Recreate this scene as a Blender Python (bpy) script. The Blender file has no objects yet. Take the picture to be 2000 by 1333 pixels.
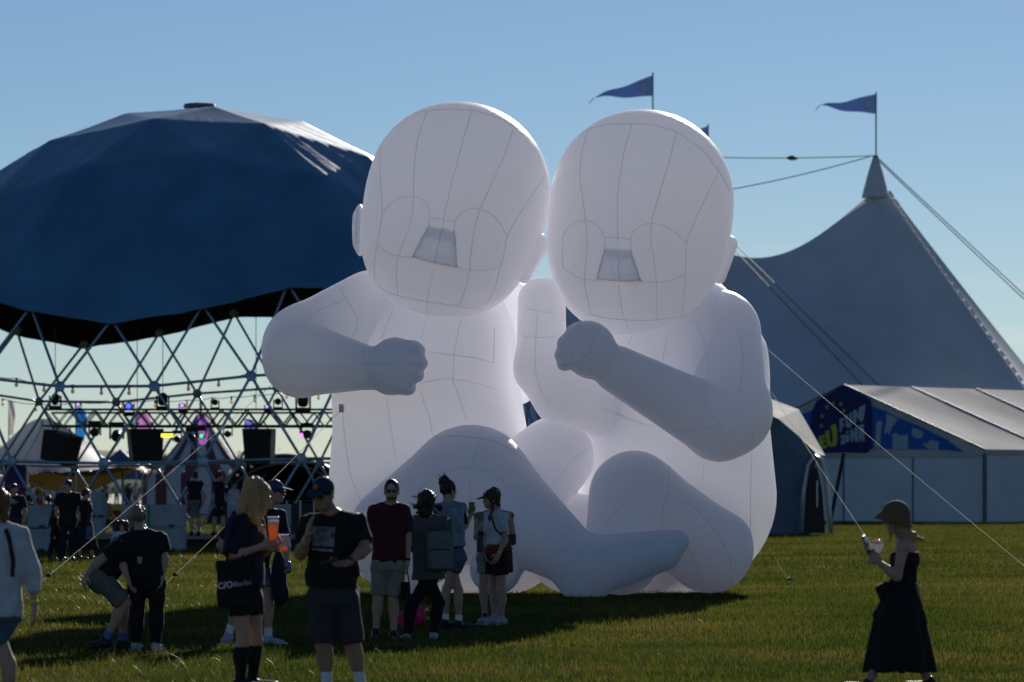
import bpy, bmesh, math, random
import numpy as np
from mathutils import Vector, Matrix
from mathutils.bvhtree import BVHTree

random.seed(7); rng = np.random.default_rng(11)
SC = bpy.context.scene
COL = SC.collection
R = math.radians

# ------------------------------------------------------------------ camera
F = 7500.0          # focal length in photo pixels (135 mm on 36 mm)
HZ = 945.0          # horizon row in the photograph
EYE = 1.74
cd = bpy.data.cameras.new('camera'); cam = bpy.data.objects.new('camera', cd); COL.objects.link(cam)
cam.location = (0, 0, EYE); cam.rotation_euler = (R(90), 0, 0)
cd.lens = 135; cd.sensor_width = 36; cd.shift_y = (HZ - 666.5) / 2000.0
cd.clip_start = 0.5; cd.clip_end = 9000
cd.dof.use_dof = True; cd.dof.focus_distance = 52; cd.dof.aperture_fstop = 3.2
SC.camera = cam

# ------------------------------------------------------------------ sky, sun, exposure
SUN_AZ, SUN_EL = R(10.5), R(19.5)
world = bpy.data.worlds.new('World'); SC.world = world; world.use_nodes = True
wn = world.node_tree.nodes; wl = world.node_tree.links
bg = wn['Background']
sky = wn.new('ShaderNodeTexSky'); sky.sky_type = 'NISHITA'; sky.sun_disc = False
sky.sun_elevation = SUN_EL; sky.sun_rotation = SUN_AZ
sky.altitude = 800; sky.air_density = 0.9; sky.dust_density = 0.08; sky.ozone_density = 4.6
# a few thin clouds low over the horizon, all the way round
tcw = wn.new('ShaderNodeTexCoord'); mpw = wn.new('ShaderNodeMapping'); mpw.inputs['Scale'].default_value = (14, 14, 70)
nzw = wn.new('ShaderNodeTexNoise'); nzw.inputs['Scale'].default_value = 1.0; nzw.inputs['Detail'].default_value = 6; nzw.inputs['Roughness'].default_value = .55
crw = wn.new('ShaderNodeValToRGB'); crw.color_ramp.elements[0].position = .56; crw.color_ramp.elements[1].position = .74
sxw = wn.new('ShaderNodeSeparateXYZ'); mrw = wn.new('ShaderNodeMapRange'); mrw.inputs[1].default_value = .075; mrw.inputs[2].default_value = .035
mlw = wn.new('ShaderNodeMath'); mlw.operation = 'MULTIPLY'; ml2 = wn.new('ShaderNodeMath'); ml2.operation = 'MULTIPLY'; ml2.inputs[1].default_value = .7
bww = wn.new('ShaderNodeRGBToBW'); gnw = wn.new('ShaderNodeMath'); gnw.operation = 'MULTIPLY'; gnw.inputs[1].default_value = 1.25; mxw = wn.new('ShaderNodeMix'); mxw.data_type = 'RGBA'
wl.new(tcw.outputs['Generated'], mpw.inputs[0]); wl.new(mpw.outputs[0], nzw.inputs[0]); wl.new(nzw.outputs[0], crw.inputs[0]); wl.new(tcw.outputs['Generated'], sxw.inputs[0]); wl.new(sxw.outputs[2], mrw.inputs[0])
wl.new(crw.outputs[0], mlw.inputs[0]); wl.new(mrw.outputs[0], mlw.inputs[1]); wl.new(mlw.outputs[0], ml2.inputs[0]); wl.new(sky.outputs[0], bww.inputs[0]); wl.new(bww.outputs[0], gnw.inputs[0])
wl.new(ml2.outputs[0], mxw.inputs[0]); wl.new(sky.outputs[0], mxw.inputs[6]); wl.new(gnw.outputs[0], mxw.inputs[7])
wl.new(mxw.outputs[2], bg.inputs[0]); bg.inputs[1].default_value = 0.05
sd = bpy.data.lights.new('sun', 'SUN'); sun = bpy.data.objects.new('sun', sd); COL.objects.link(sun)
sd.energy = 5.0; sd.angle = R(0.5); sd.color = (1.0, 0.94, 0.86)
sdir = Vector((math.sin(SUN_AZ)*math.cos(SUN_EL), math.cos(SUN_AZ)*math.cos(SUN_EL), math.sin(SUN_EL)))
sun.rotation_euler = (-sdir).to_track_quat('-Z', 'Y').to_euler(); sun.location = (20, 120, 60)
vs = SC.view_settings; vs.view_transform = 'Standard'; vs.look = 'None'; vs.gamma = 1; vs.exposure = 0.35
vs.use_curve_mapping = False
cy = SC.cycles; cy.use_denoising = True; cy.max_bounces = 24; cy.diffuse_bounces = 22; cy.glossy_bounces = 3
cy.transmission_bounces = 10; cy.transparent_max_bounces = 8; cy.sample_clamp_indirect = 6; cy.caustics_reflective = False

# ------------------------------------------------------------------ helpers
def W(px, py, s, dy=0.0):
    """photo pixel + scale (pixels per metre at its depth) -> world point; dy moves it along the view axis"""
    Y = F/s + dy; k = Y/F
    return Vector(((px-1000)*k, Y, EYE + (HZ-py)*k))
def G(px, py):
    """photo pixel -> point on the ground"""
    return W(px, py, (py-HZ)/EYE)

MATS = {}
def mat(name, col, rough=0.8, var=0.12, scale=6.0, bump=0.0, bscale=40.0, metal=0.0, emit=None, trans=0.0, spec=0.3, coat=0.0, alpha=1.0, transm=0.0):
    if name in MATS: return MATS[name]
    m = bpy.data.materials.new(name); m.use_nodes = True; MATS[name] = m
    nt = m.node_tree; n = nt.nodes; l = nt.links; b = n['Principled BSDF']; out = n['Material Output']
    b.inputs['Roughness'].default_value = rough; b.inputs['Metallic'].default_value = metal
    b.inputs['Specular IOR Level'].default_value = spec
    b.inputs['Coat Weight'].default_value = coat
    b.inputs['Alpha'].default_value = alpha
    b.inputs['Transmission Weight'].default_value = transm
    tc = n.new('ShaderNodeTexCoord')
    c4 = (*col, 1)
    b.inputs['Base Color'].default_value = c4
    if var > 0:
        no = n.new('ShaderNodeTexNoise'); no.inputs['Scale'].default_value = scale; no.inputs['Detail'].default_value = 5
        l.new(tc.outputs['Object'], no.inputs['Vector'])
        cr = n.new('ShaderNodeValToRGB')
        cr.color_ramp.elements[0].position = .3; cr.color_ramp.elements[1].position = .7
        cr.color_ramp.elements[0].color = (*[c*(1-var) for c in col], 1)
        cr.color_ramp.elements[1].color = (*[min(1, c*(1+var)) for c in col], 1)
        l.new(no.outputs[0], cr.inputs[0]); l.new(cr.outputs[0], b.inputs['Base Color'])
    if bump > 0:
        nb = n.new('ShaderNodeTexNoise'); nb.inputs['Scale'].default_value = bscale; nb.inputs['Detail'].default_value = 6
        l.new(tc.outputs['Object'], nb.inputs['Vector'])
        bu = n.new('ShaderNodeBump'); bu.inputs['Strength'].default_value = bump; bu.inputs['Distance'].default_value = 0.02
        l.new(nb.outputs[0], bu.inputs['Height']); l.new(bu.outputs[0], b.inputs['Normal'])
    if emit:
        b.inputs['Emission Color'].default_value = (*emit[0], 1); b.inputs['Emission Strength'].default_value = emit[1]
    if trans > 0:
        t = n.new('ShaderNodeBsdfTranslucent'); t.inputs[0].default_value = c4
        mx = n.new('ShaderNodeMixShader'); mx.inputs[0].default_value = trans
        l.new(b.outputs[0], mx.inputs[1]); l.new(t.outputs[0], mx.inputs[2]); l.new(mx.outputs[0], out.inputs[0])
    return m

def meshdata(name, v, f, smooth=True):
    me = bpy.data.meshes.new(name)
    if isinstance(f, np.ndarray):
        v = np.asarray(v, dtype=np.float32); nf, k = f.shape
        me.vertices.add(len(v)); me.vertices.foreach_set('co', v.ravel())
        me.loops.add(nf*k); me.loops.foreach_set('vertex_index', f.astype(np.int32).ravel())
        me.polygons.add(nf); me.polygons.foreach_set('loop_start', np.arange(0, nf*k, k, dtype=np.int32))
        me.polygons.foreach_set('loop_total', np.full(nf, k, dtype=np.int32))
        me.update(calc_edges=True)
    else:
        me.from_pydata([tuple(x) for x in v], [], f); me.update()
    if smooth: me.polygons.foreach_set('use_smooth', np.ones(len(me.polygons), dtype=bool))
    return me
def link(name, me, m=None, parent=None, loc=None):
    o = bpy.data.objects.new(name, me); COL.objects.link(o)
    if m is not None and not me.materials: me.materials.append(m)
    if parent is not None: o.parent = parent
    if loc is not None: o.location = loc
    return o
def mobj(name, v, f, m, parent=None, loc=None, smooth=True):
    return link(name, meshdata(name, v, f, smooth), m, parent, loc)
def empty(name, loc=(0,0,0)):
    o = bpy.data.objects.new(name, None); o.location = loc; COL.objects.link(o); o.empty_display_size = .2; return o
def tag(o, label, cat, group=None, kind=None):
    if label: o['label'] = label
    if cat: o['category'] = cat
    if group: o['group'] = group
    if kind: o['kind'] = kind
    return o
def struct(name, v, f, m, smooth=False):
    o = mobj(name, v, f, m, smooth=smooth); o['kind'] = 'structure'; return o

class MB:
    """collects boxes, tubes and sheets of ONE part"""
    def __init__(s): s.v = []; s.f = []
    def add(s, v, f):
        o = len(s.v); s.v += [tuple(x) for x in v]; s.f += [tuple(i+o for i in q) for q in f]; return s
    def box(s, c, d, M=None):
        c = Vector(c); v = []
        for x in (-.5, .5):
            for y in (-.5, .5):
                for z in (-.5, .5):
                    p = Vector((x*d[0], y*d[1], z*d[2]))
                    v.append(c + (M @ p if M else p))
        return s.add(v, [(0,1,3,2),(4,6,7,5),(0,4,5,1),(2,3,7,6),(0,2,6,4),(1,5,7,3)])
    def tube(s, pts, r, n=8, caps=True):
        pts = [Vector(p) for p in pts]; k = len(pts)
        rs = r if isinstance(r, (list, tuple)) else [r]*k
        v = []; f = []; ref = None
        for i, p in enumerate(pts):
            t = (pts[min(i+1, k-1)] - pts[max(i-1, 0)]).normalized()
            if ref is None:
                a = Vector((0,0,1)) if abs(t.z) < .9 else Vector((1,0,0))
                ref = t.cross(a).normalized()
            ref = (ref - t*ref.dot(t)).normalized(); b = t.cross(ref)
            for j in range(n):
                q = 2*math.pi*j/n; v.append(p + (ref*math.cos(q) + b*math.sin(q))*rs[i])
        for i in range(k-1):
            for j in range(n):
                a = i*n+j; b_ = i*n+(j+1)%n; f.append((a, b_, b_+n, a+n))
        if caps: f.append(tuple(range(n-1, -1, -1))); f.append(tuple(range((k-1)*n, k*n)))
        return s.add(v, f)
    def lathe(s, prof, c=(0,0,0), n=16, M=None):
        c = Vector(c); v = []; f = []
        for r, z in prof:
            for j in range(n):
                q = 2*math.pi*j/n; p = Vector((r*math.cos(q), r*math.sin(q), z)); v.append(c + (M @ p if M else p))
        for i in range(len(prof)-1):
            for j in range(n):
                a = i*n+j; b = i*n+(j+1)%n; f.append((a, b, b+n, a+n))
        f.append(tuple(range(n-1, -1, -1))); f.append(tuple(range((len(prof)-1)*n, len(prof)*n)))
        return s.add(v, f)
    def prism(s, poly, d):
        """planar polygon (3D points) extruded by vector d"""
        n = len(poly); poly = [Vector(p) for p in poly]; d = Vector(d)
        return s.add(poly + [p+d for p in poly], [tuple(range(n-1,-1,-1)), tuple(range(n, 2*n))] + [(i, (i+1) % n, (i+1) % n+n, i+n) for i in range(n)])
    def build(s, name, m, parent=None, loc=None, smooth=False):
        return mobj(name, s.v, s.f, m, parent, loc, smooth)
def sag(a, b, d, n=14):
    a = Vector(a); b = Vector(b)
    return [a.lerp(b, i/n) - Vector((0,0,d*4*(i/n)*(1-i/n))) for i in range(n+1)]
def text_mesh(txt, size, offset=0.0, extrude=0.0, shear=0.0):
    cu = bpy.data.curves.new('lettering', 'FONT'); cu.body = txt; cu.size = size; cu.offset = offset; cu.extrude = extrude
    cu.shear = shear; cu.align_x = 'CENTER'; cu.align_y = 'CENTER'; cu.resolution_u = 3
    o = bpy.data.objects.new('lettering', cu); COL.objects.link(o)
    dg = bpy.context.evaluated_depsgraph_get(); me = bpy.data.meshes.new_from_object(o.evaluated_get(dg))
    bpy.data.objects.remove(o); bpy.data.curves.remove(cu); return me

# ------------------------------------------------------------------ signed-distance modelling
def smin(a, b, k):
    if k <= 0: return np.minimum(a, b)
    h = np.maximum(k-np.abs(a-b), 0)/k
    return np.minimum(a, b) - h*h*k*.25
def V3(p): return np.array([p[0], p[1], p[2]], dtype=float)
def p_cone(P, a, b, r1, r2):
    ba = b-a; t = np.clip(((P-a) @ ba)/max(ba @ ba, 1e-9), 0, 1)
    return np.linalg.norm(P-a-t[:, None]*ba, axis=1) - (r1+(r2-r1)*t)
def p_cut(P, a, b, r1, r2):           # flat-ended cone
    ba = b-a; L = math.sqrt(ba @ ba); u = ba/L; h = (P-a) @ u; t = np.clip(h/L, 0, 1)
    d = np.linalg.norm(P-a-h[:, None]*u, axis=1) - (r1+(r2-r1)*t)
    return np.maximum(d, np.maximum(-h, h-L))
def p_ell(P, c, r, M):                # M rows: local axes
    q = (P-c) @ M.T; k0 = np.linalg.norm(q/r, axis=1); k1 = np.linalg.norm(q/(r*r), axis=1)
    return k0*(k0-1)/np.maximum(k1, 1e-6)
def p_econe(P, a, b, ra, rb, M):      # elliptic flat-ended cone along a->b; M rows: lateral, forward
    ba = b-a; L = math.sqrt(ba @ ba); u = ba/L; q = P-a; h = q @ u; t = np.clip(h/L, 0, 1)
    rx = ra[0]+(rb[0]-ra[0])*t; ry = ra[1]+(rb[1]-ra[1])*t
    q = q-h[:, None]*u
    x = q @ M[0]; y = q @ M[1]
    d = (np.sqrt((x/rx)**2+(y/ry)**2)-1)*np.minimum(rx, ry)
    return np.maximum(d, np.maximum(-h, h-L))
def p_box(P, c, r, M, rr):
    q = np.abs((P-c) @ M.T) - (r-rr)
    return np.linalg.norm(np.maximum(q, 0), axis=1) + np.minimum(q.max(axis=1), 0) - rr
PR = dict(cone=p_cone, cut=p_cut, ell=p_ell, econe=p_econe, box=p_box)
I3 = np.eye(3)
class SDF:
    def __init__(s): s.p = []; s.lo = np.full(3, 1e9); s.hi = -s.lo; s.noise = None
    def _b(s, pts, r):
        for p in pts: s.lo = np.minimum(s.lo, p-r); s.hi = np.maximum(s.hi, p+r)
    def cone(s, a, b, r1, r2, k=.03): a, b = V3(a), V3(b); s._b([a, b], max(r1, r2)); s.p.append(('cone', (a, b, r1, r2), k, 0)); return s
    def cut(s, a, b, r1, r2, k=.02): a, b = V3(a), V3(b); s._b([a, b], max(r1, r2)); s.p.append(('cut', (a, b, r1, r2), k, 0)); return s
    def ell(s, c, r, M=I3, k=.03): c, r = V3(c), V3(r); s._b([c], r.max()); s.p.append(('ell', (c, r, M), k, 0)); return s
    def econe(s, a, b, ra, rb, M=I3, k=.02): a, b = V3(a), V3(b); s._b([a, b], max(*ra, *rb)); s.p.append(('econe', (a, b, ra, rb, M), k, 0)); return s
    def box(s, c, r, M=I3, rr=.01, k=.01): c, r = V3(c), V3(r); s._b([c], np.linalg.norm(r)); s.p.append(('box', (c, r, M, rr), k, 0)); return s
    def sub(s, kind, args, k=.01): s.p.append((kind, args, k, 1)); return s
    def plane(s, o, n): s.p.append(('plane', (V3(o), V3(n)), 0, 2)); return s      # keeps the side n points away from
    def __call__(s, P):
        d = None
        for kind, a, k, op in s.p:
            if op == 2: d = np.maximum(d, (P-a[0]) @ a[1]); continue
            e = PR[kind](P, *a)
            if op == 1: d = -smin(-d, e, k)
            else: d = e if d is None else smin(d, e, k)
        if s.noise: d = d + s.noise(P)
        return d
def sdf_mesh(fn, lo, hi, h, newton=2):
    B = 8; lo = lo-2*h; n = np.ceil((hi+2*h-lo)/(B*h)).astype(int)
    g = np.stack(np.meshgrid(*[np.arange(k) for k in n], indexing='ij'), -1).reshape(-1, 3)
    d = fn(lo+(g+.5)*B*h); g = g[np.abs(d) < B*h*1.25]
    c9 = np.stack(np.meshgrid(*[np.arange(B+1)]*3, indexing='ij'), -1).reshape(-1, 3)
    idx = g[:, None, :]*B + c9[None]
    val = fn((lo+idx*h).reshape(-1, 3)).reshape(-1, B+1, B+1, B+1)
    val = np.where(np.abs(val) < 1e-9, 1e-9, val); ins = val < 0
    N = n*B+2
    key = lambda q: (q[..., 0]*N[1]+q[..., 1])*N[2]+q[..., 2]
    cs = [(i, j, k) for i in (0,1) for j in (0,1) for k in (0,1)]
    cv = np.stack([val[:, i:i+B, j:j+B, k:k+B] for i, j, k in cs], -1).reshape(-1, 8)
    ci = cv < 0; act = ci.any(1) & ~ci.all(1)
    cell = (g[:, None, :]*B + np.stack(np.meshgrid(*[np.arange(B)]*3, indexing='ij'), -1).reshape(-1, 3)[None]).reshape(-1, 3)
    cell = cell[act]; cv = cv[act]; ci = ci[act]
    ps = np.zeros((len(cell), 3)); ct = np.zeros(len(cell)); ca = np.array(cs, float)
    for a in range(8):
        for b in range(a+1, 8):
            if np.abs(ca[a]-ca[b]).sum() != 1: continue
            x = ci[:, a] != ci[:, b]; t = cv[x, a]/(cv[x, a]-cv[x, b])
            ps[x] += ca[a]+t[:, None]*(ca[b]-ca[a]); ct[x] += 1
    P = lo+(cell+ps/ct[:, None])*h
    ck = key(cell); order = np.argsort(ck); sk = ck[order]
    def find(q):
        kk = key(q); i = np.clip(np.searchsorted(sk, kk), 0, len(sk)-1)
        return order[i], sk[i] == kk
    F_ = []
    for ax, (e, u, w) in enumerate(((4, (0,1,0), (0,0,1)), (2, (0,0,1), (1,0,0)), (1, (1,0,0), (0,1,0)))):
        x = ci[:, 0] != ci[:, e]; q = cell[x]; sg = ci[x, 0]; u = np.array(u); w = np.array(w)
        r = [find(q), find(q-u), find(q-u-w), find(q-w)]
        ok = r[0][1] & r[1][1] & r[2][1] & r[3][1]
        f = np.stack([k[0] for k in r], 1)
        f = np.where(sg[:, None], f, f[:, ::-1]); F_.append(f[ok])
    f = np.concatenate(F_)
    def grad(P):
        e = h*.3
        return np.stack([fn(P+np.array(v)*e)-fn(P-np.array(v)*e) for v in ((1,0,0),(0,1,0),(0,0,1))], 1)/(2*e)
    for _ in range(newton):
        gr = grad(P); dd = fn(P); st = dd/np.maximum((gr*gr).sum(1), .25)
        P = P - np.clip(st, -h*.6, h*.6)[:, None]*gr
    return P, f
def sobj(name, S, h, m, parent=None, loc=None):
    v, f = sdf_mesh(S, S.lo, S.hi, h)
    o = mobj(name, v, f, m, parent, loc); return o
# ------------------------------------------------------------------ ground
def grass_mat():
    m = bpy.data.materials.new('turf'); m.use_nodes = True; n = m.node_tree.nodes; l = m.node_tree.links; b = n['Principled BSDF']
    tc = n.new('ShaderNodeTexCoord')
    n1 = n.new('ShaderNodeTexNoise'); n1.inputs['Scale'].default_value = .35; n1.inputs['Detail'].default_value = 6
    n2 = n.new('ShaderNodeTexNoise'); n2.inputs['Scale'].default_value = 9; n2.inputs['Detail'].default_value = 8
    l.new(tc.outputs['Object'], n1.inputs[0]); l.new(tc.outputs['Object'], n2.inputs[0])
    c1 = n.new('ShaderNodeValToRGB'); c1.color_ramp.elements[0].color = (.030, .052, .012, 1); c1.color_ramp.elements[1].color = (.075, .075, .025, 1)
    c1.color_ramp.elements[0].position = .42; c1.color_ramp.elements[1].position = .62
    mx = n.new('ShaderNodeMix'); mx.data_type = 'RGBA'; mx.blend_type = 'MULTIPLY'; mx.inputs[0].default_value = .7
    c2 = n.new('ShaderNodeValToRGB'); c2.color_ramp.elements[0].color = (.35, .35, .35, 1); c2.color_ramp.elements[0].position = .3; c2.color_ramp.elements[1].position = .7
    l.new(n1.outputs[0], c1.inputs[0]); l.new(n2.outputs[0], c2.inputs[0]); l.new(c1.outputs[0], mx.inputs[6]); l.new(c2.outputs[0], mx.inputs[7])
    l.new(mx.outputs[2], b.inputs['Base Color']); b.inputs['Roughness'].default_value = 1; b.inputs['Specular IOR Level'].default_value = 0
    bu = n.new('ShaderNodeBump'); bu.inputs['Strength'].default_value = 1; bu.inputs['Distance'].default_value = .08
    l.new(n2.outputs[0], bu.inputs['Height']); l.new(bu.outputs[0], b.inputs['Normal'])
    return m
struct('ground', [(-3000,-200,0),(3000,-200,0),(3000,5000,0),(-3000,5000,0)], [(0,1,2,3)], grass_mat())
struct('path', [(-400,330,.01),(400,330,.01),(400,640,.01),(-400,640,.01)], [(0,1,2,3)], mat('pale_concrete', (.32,.29,.24), .9, .2, .3))

def blade_mat():
    m = bpy.data.materials.new('grass_blades'); m.use_nodes = True; n = m.node_tree.nodes; l = m.node_tree.links; b = n['Principled BSDF']
    g = n.new('ShaderNodeNewGeometry'); tc = n.new('ShaderNodeTexCoord')
    n1 = n.new('ShaderNodeTexNoise'); n1.inputs['Scale'].default_value = .30; n1.inputs['Detail'].default_value = 5; l.new(tc.outputs['Object'], n1.inputs[0])
    ad = n.new('ShaderNodeMath'); ad.operation = 'MULTIPLY_ADD'; ad.inputs[1].default_value = .34
    l.new(g.outputs['Random Per Island'], ad.inputs[0]); 
    sb = n.new('ShaderNodeMath'); sb.operation = 'SUBTRACT'; sb.inputs[1].default_value = .17; l.new(n1.outputs[0], sb.inputs[0]); l.new(sb.outputs[0], ad.inputs[2])
    c = n.new('ShaderNodeValToRGB'); e = c.color_ramp.elements
    e[0].position = .30; e[0].color = (.028, .052, .005, 1); e[1].position = .76; e[1].color = (.17, .125, .035, 1)
    k = e.new(.50); k.color = (.072, .088, .009, 1)
    l.new(ad.outputs[0], c.inputs[0]); l.new(c.outputs[0], b.inputs['Base Color']); b.inputs['Roughness'].default_value = .45
    b.inputs['Specular IOR Level'].default_value = .2
    t = n.new('ShaderNodeBsdfTranslucent'); l.new(c.outputs[0], t.inputs[0])
    mx = n.new('ShaderNodeMixShader'); mx.inputs[0].default_value = .5
    l.new(b.outputs[0], mx.inputs[1]); l.new(t.outputs[0], mx.inputs[2]); l.new(mx.outputs[0], n['Material Output'].inputs[0])
    return m
BLADE = blade_mat()
def blades(name, label, y0, y1, dens, hgt, wid, margin=2.5, fade=None, simple=False):
    area_n = int(dens*(y1-y0)*(.1335*(y0+y1)+2*margin))
    Y = np.sqrt(rng.uniform(y0*y0, y1*y1, area_n))
    if fade: Y = Y[rng.random(area_n) < np.clip((Y-fade[0])/(fade[1]-fade[0]), 0, 1)]; area_n = len(Y)
    X = rng.uniform(-1, 1, area_n)*(.1335*Y+margin)
    clump = .65+.7*np.clip(np.sin(X*2.1+np.sin(Y*1.3)*2)*np.sin(Y*1.7+np.sin(X*.9)*2)*.5+.5, 0, 1)
    H = hgt*rng.gamma(6, 1/6, area_n)*clump; tall = rng.random(area_n) < .006; H[tall] *= 2.6
    w = wid*rng.uniform(.6, 1.3, area_n); a = rng.uniform(0, 2*np.pi, area_n); ln = rng.normal(0, .45, (2, area_n))*H
    ca, sa = np.cos(a)*w/2, np.sin(a)*w/2
    P = np.zeros((area_n, 5, 3))
    P[:, 0] = np.stack([X-ca, Y-sa, np.zeros(area_n)], 1); P[:, 1] = np.stack([X+ca, Y+sa, np.zeros(area_n)], 1)
    P[:, 2] = np.stack([X+ca*.7+ln[0]*.35, Y+sa*.7+ln[1]*.35, H*.6], 1); P[:, 3] = np.stack([X-ca*.7+ln[0]*.35, Y-sa*.7+ln[1]*.35, H*.6], 1)
    P[:, 4] = np.stack([X+ln[0], Y+ln[1], H], 1)
    if simple: P = P[:, [0, 1, 4]]; T = np.arange(area_n*3).reshape(-1, 3); o = mobj(name, P.reshape(-1, 3), T, BLADE, smooth=False); return tag(o, label, 'grass', kind='stuff')
    b = (np.arange(area_n)*5)[:, None]
    T = np.concatenate([b+np.array([[0,1,2]]), b+np.array([[0,2,3]]), b+np.array([[3,2,4]])], 0)
    o = mobj(name, P.reshape(-1, 3), T, BLADE, smooth=False); tag(o, label, 'grass', kind='stuff'); return o
blades('grass', 'short mown grass blades, green and dry, around the people', 31, 78, 430, .046, .0062, fade=(78, 54))
blades('grass', 'grass blades of the field behind the inflatable babies', 52, 178, 95, .060, .015, 4, fade=(52, 76), simple=True)

# ------------------------------------------------------------------ inflatable babies
def nylon():
    m = bpy.data.materials.new('white_nylon'); m.use_nodes = True; n = m.node_tree.nodes; l = m.node_tree.links; b = n['Principled BSDF']
    b.inputs['Base Color'].default_value = (.908, .914, .962, 1); b.inputs['Roughness'].default_value = .38; b.inputs['Specular IOR Level'].default_value = .4
    tc = n.new('ShaderNodeTexCoord'); mp = n.new('ShaderNodeMapping'); mp.inputs['Scale'].default_value = (1.2, 1.2, 7)
    no = n.new('ShaderNodeTexNoise'); no.inputs['Scale'].default_value = 1.5; no.inputs['Detail'].default_value = 4
    l.new(tc.outputs['Object'], mp.inputs[0]); l.new(mp.outputs[0], no.inputs[0])
    bu = n.new('ShaderNodeBump'); bu.inputs['Strength'].default_value = .2; bu.inputs['Distance'].default_value = .05
    l.new(no.outputs[0], bu.inputs['Height']); l.new(bu.outputs[0], b.inputs['Normal'])
    t = n.new('ShaderNodeBsdfTranslucent'); t.inputs[0].default_value = (.965, .948, .95, 1)
    mx = n.new('ShaderNodeMixShader'); mx.inputs[0].default_value = .42
    l.new(b.outputs[0], mx.inputs[1]); l.new(t.outputs[0], mx.inputs[2]); l.new(mx.outputs[0], n['Material Output'].inputs[0])
    return m
NYLON = nylon()
SEAM = mat('seam_thread', (.80, .80, .85), .8, 0, trans=.6)
S0 = 126.0; Y0 = F/S0
class Baby:
    """parts are given in photo pixels and a depth offset (metres) from the figure's own distance"""
    def __init__(s, px0): s.g = {}; s.base = Vector(((px0-1000)/S0, Y0+1.6, 0))
    def pt(s, px, py, dy): return W(px, py, S0, dy) - s.base
    def cone(s, g, a, b, k=.12):
        (ax, ay, ad, ar), (bx, by, bd, br) = a, b
        s.g.setdefault(g, SDF()).cone(s.pt(ax, ay, ad), s.pt(bx, by, bd), ar/S0, br/S0, k); return s
    def ell(s, g, px, py, dy, rx, ry, rd, roll=0, k=.12):
        c, q = math.cos(R(roll)), math.sin(R(roll)); M = np.array([[c, 0, -q], [0, 1, 0], [q, 0, c]])
        s.g.setdefault(g, SDF()).ell(s.pt(px, py, dy), (rx/S0, rd, ry/S0), M, k); return s
    def make(s, order, name, label):
        # every part is a closed shell; unseen inner ends are added to darken the limbs
        root = empty(name, s.base); tag(root, label, 'inflatable'); s.parts = {}; AV = []; AF = []; n0 = 0
        for k in order:
            S = s.g[k]; fn = lambda P, S=S: np.maximum(S(P), .012-P[:, 2])
            lo = S.lo.copy(); lo[2] = max(lo[2], -.1)
            v, f = sdf_mesh(fn, lo, S.hi, .022 if k.startswith('ear') else .05)
            s.parts[k] = mobj(k.rstrip('0123456789'), v, f, NYLON, root); AV.append(v); AF.append(f+n0); n0 += len(v)
        v = np.concatenate(AV); f = np.concatenate(AF)
        s.root = root; s.bvh = BVHTree.FromPolygons([Vector(x) for x in v], [tuple(x) for x in f]); return root
    def hit(s, px, py):
        o = Vector((0, 0, EYE))-s.base; d = (W(px, py, S0)-Vector((0, 0, EYE))).normalized()
        h = s.bvh.ray_cast(o, d); return (h[0], h[1]) if h[0] else None
    def seam(s, pts, r=.0038):
        P = []
        for (x0, y0), (x1, y1) in zip(pts[:-1], pts[1:]):
            n = max(2, int(math.hypot(x1-x0, y1-y0)/7))
            P += [(x0+(x1-x0)*i/n, y0+(y1-y0)*i/n) for i in range(n)]
        P.append(pts[-1]); P = np.array(P); 
        for _ in range(3): P[1:-1] = (P[:-2]+2*P[1:-1]+P[2:])/4
        run = []; last = None
        for q in list(P)+[None]:
            h = s.hit(*q) if q is not None else None
            if h is None or (last is not None and (h[0]-last).length > .35):
                if len(run) > 2: MB().tube(run, r, 5).build('seam', SEAM, s.root, smooth=True)
                run = []
            if h is not None:
                n = h[1] if h[1].y < 0 else -h[1]; run.append(h[0]+n*.002); last = h[0]
            else: last = None
    def nose(s, top, bot, under, out):
        """wedge with a flat underside: top edge and base edge traced on the face, pushed out at the base"""
        c = lambda p, d: s.hit(*p)[0]+Vector((0, -d, 0))
        n = 7; L = lambda a, b, t: (a[0]+(b[0]-a[0])*t, a[1]+(b[1]-a[1])*t)
        v = []; f = []
        rows = 7
        for i in range(rows):
            u = i/(rows-1); a = L(top[0], bot[0], u**.8); b = L(top[1], bot[1], u**.8)
            for j in range(n):
                t = j/(n-1); q = L(a, b, t); bul = math.sin(math.pi*t)
                q = (q[0], q[1]+bul*u*under*.35); v.append(c(q, -.03+(out*u)*(.35+.65*bul**.6)))
        for i in range(rows-1):
            for j in range(n-1): f.append((i*n+j, i*n+j+1, (i+1)*n+j+1, (i+1)*n+j))
        o = len(v); b0 = (rows-1)*n
        for j in range(n):
            t = j/(n-1); q = L(bot[0], bot[1], t); v.append(c((q[0], q[1]-under*math.sin(math.pi*t)*.2), -.06))
        for j in range(n-1): f.append((b0+j, b0+j+1, o+j+1, o+j))
        f.append(tuple([i*n for i in range(rows)]+[o])); f.append(tuple([o+n-1]+[i*n+n-1 for i in range(rows-1, -1, -1)]))
        # the nose opens into the head, so the skin behind it is cut away
        poly = [L(L(top[0], bot[0], .38), L(top[1], bot[1], .38), .12), L(L(top[0], bot[0], .38), L(top[1], bot[1], .38), .88), L(bot[0], bot[1], .92), L(bot[0], bot[1], .08)]
        hd = s.parts['head'].data; bm = bmesh.new(); bm.from_mesh(hd); kill = []
        for fc in bm.faces:
            w = fc.calc_center_median()+s.base
            if w.y > s.base.y-1.0: continue
            x, y = 1000+F*w.x/w.y, HZ-F*(w.z-EYE)/w.y
            if all((b[0]-a[0])*(y-a[1])-(b[1]-a[1])*(x-a[0]) > 0 for a, b in zip(poly, poly[1:]+poly[:1])): kill.append(fc)
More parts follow.
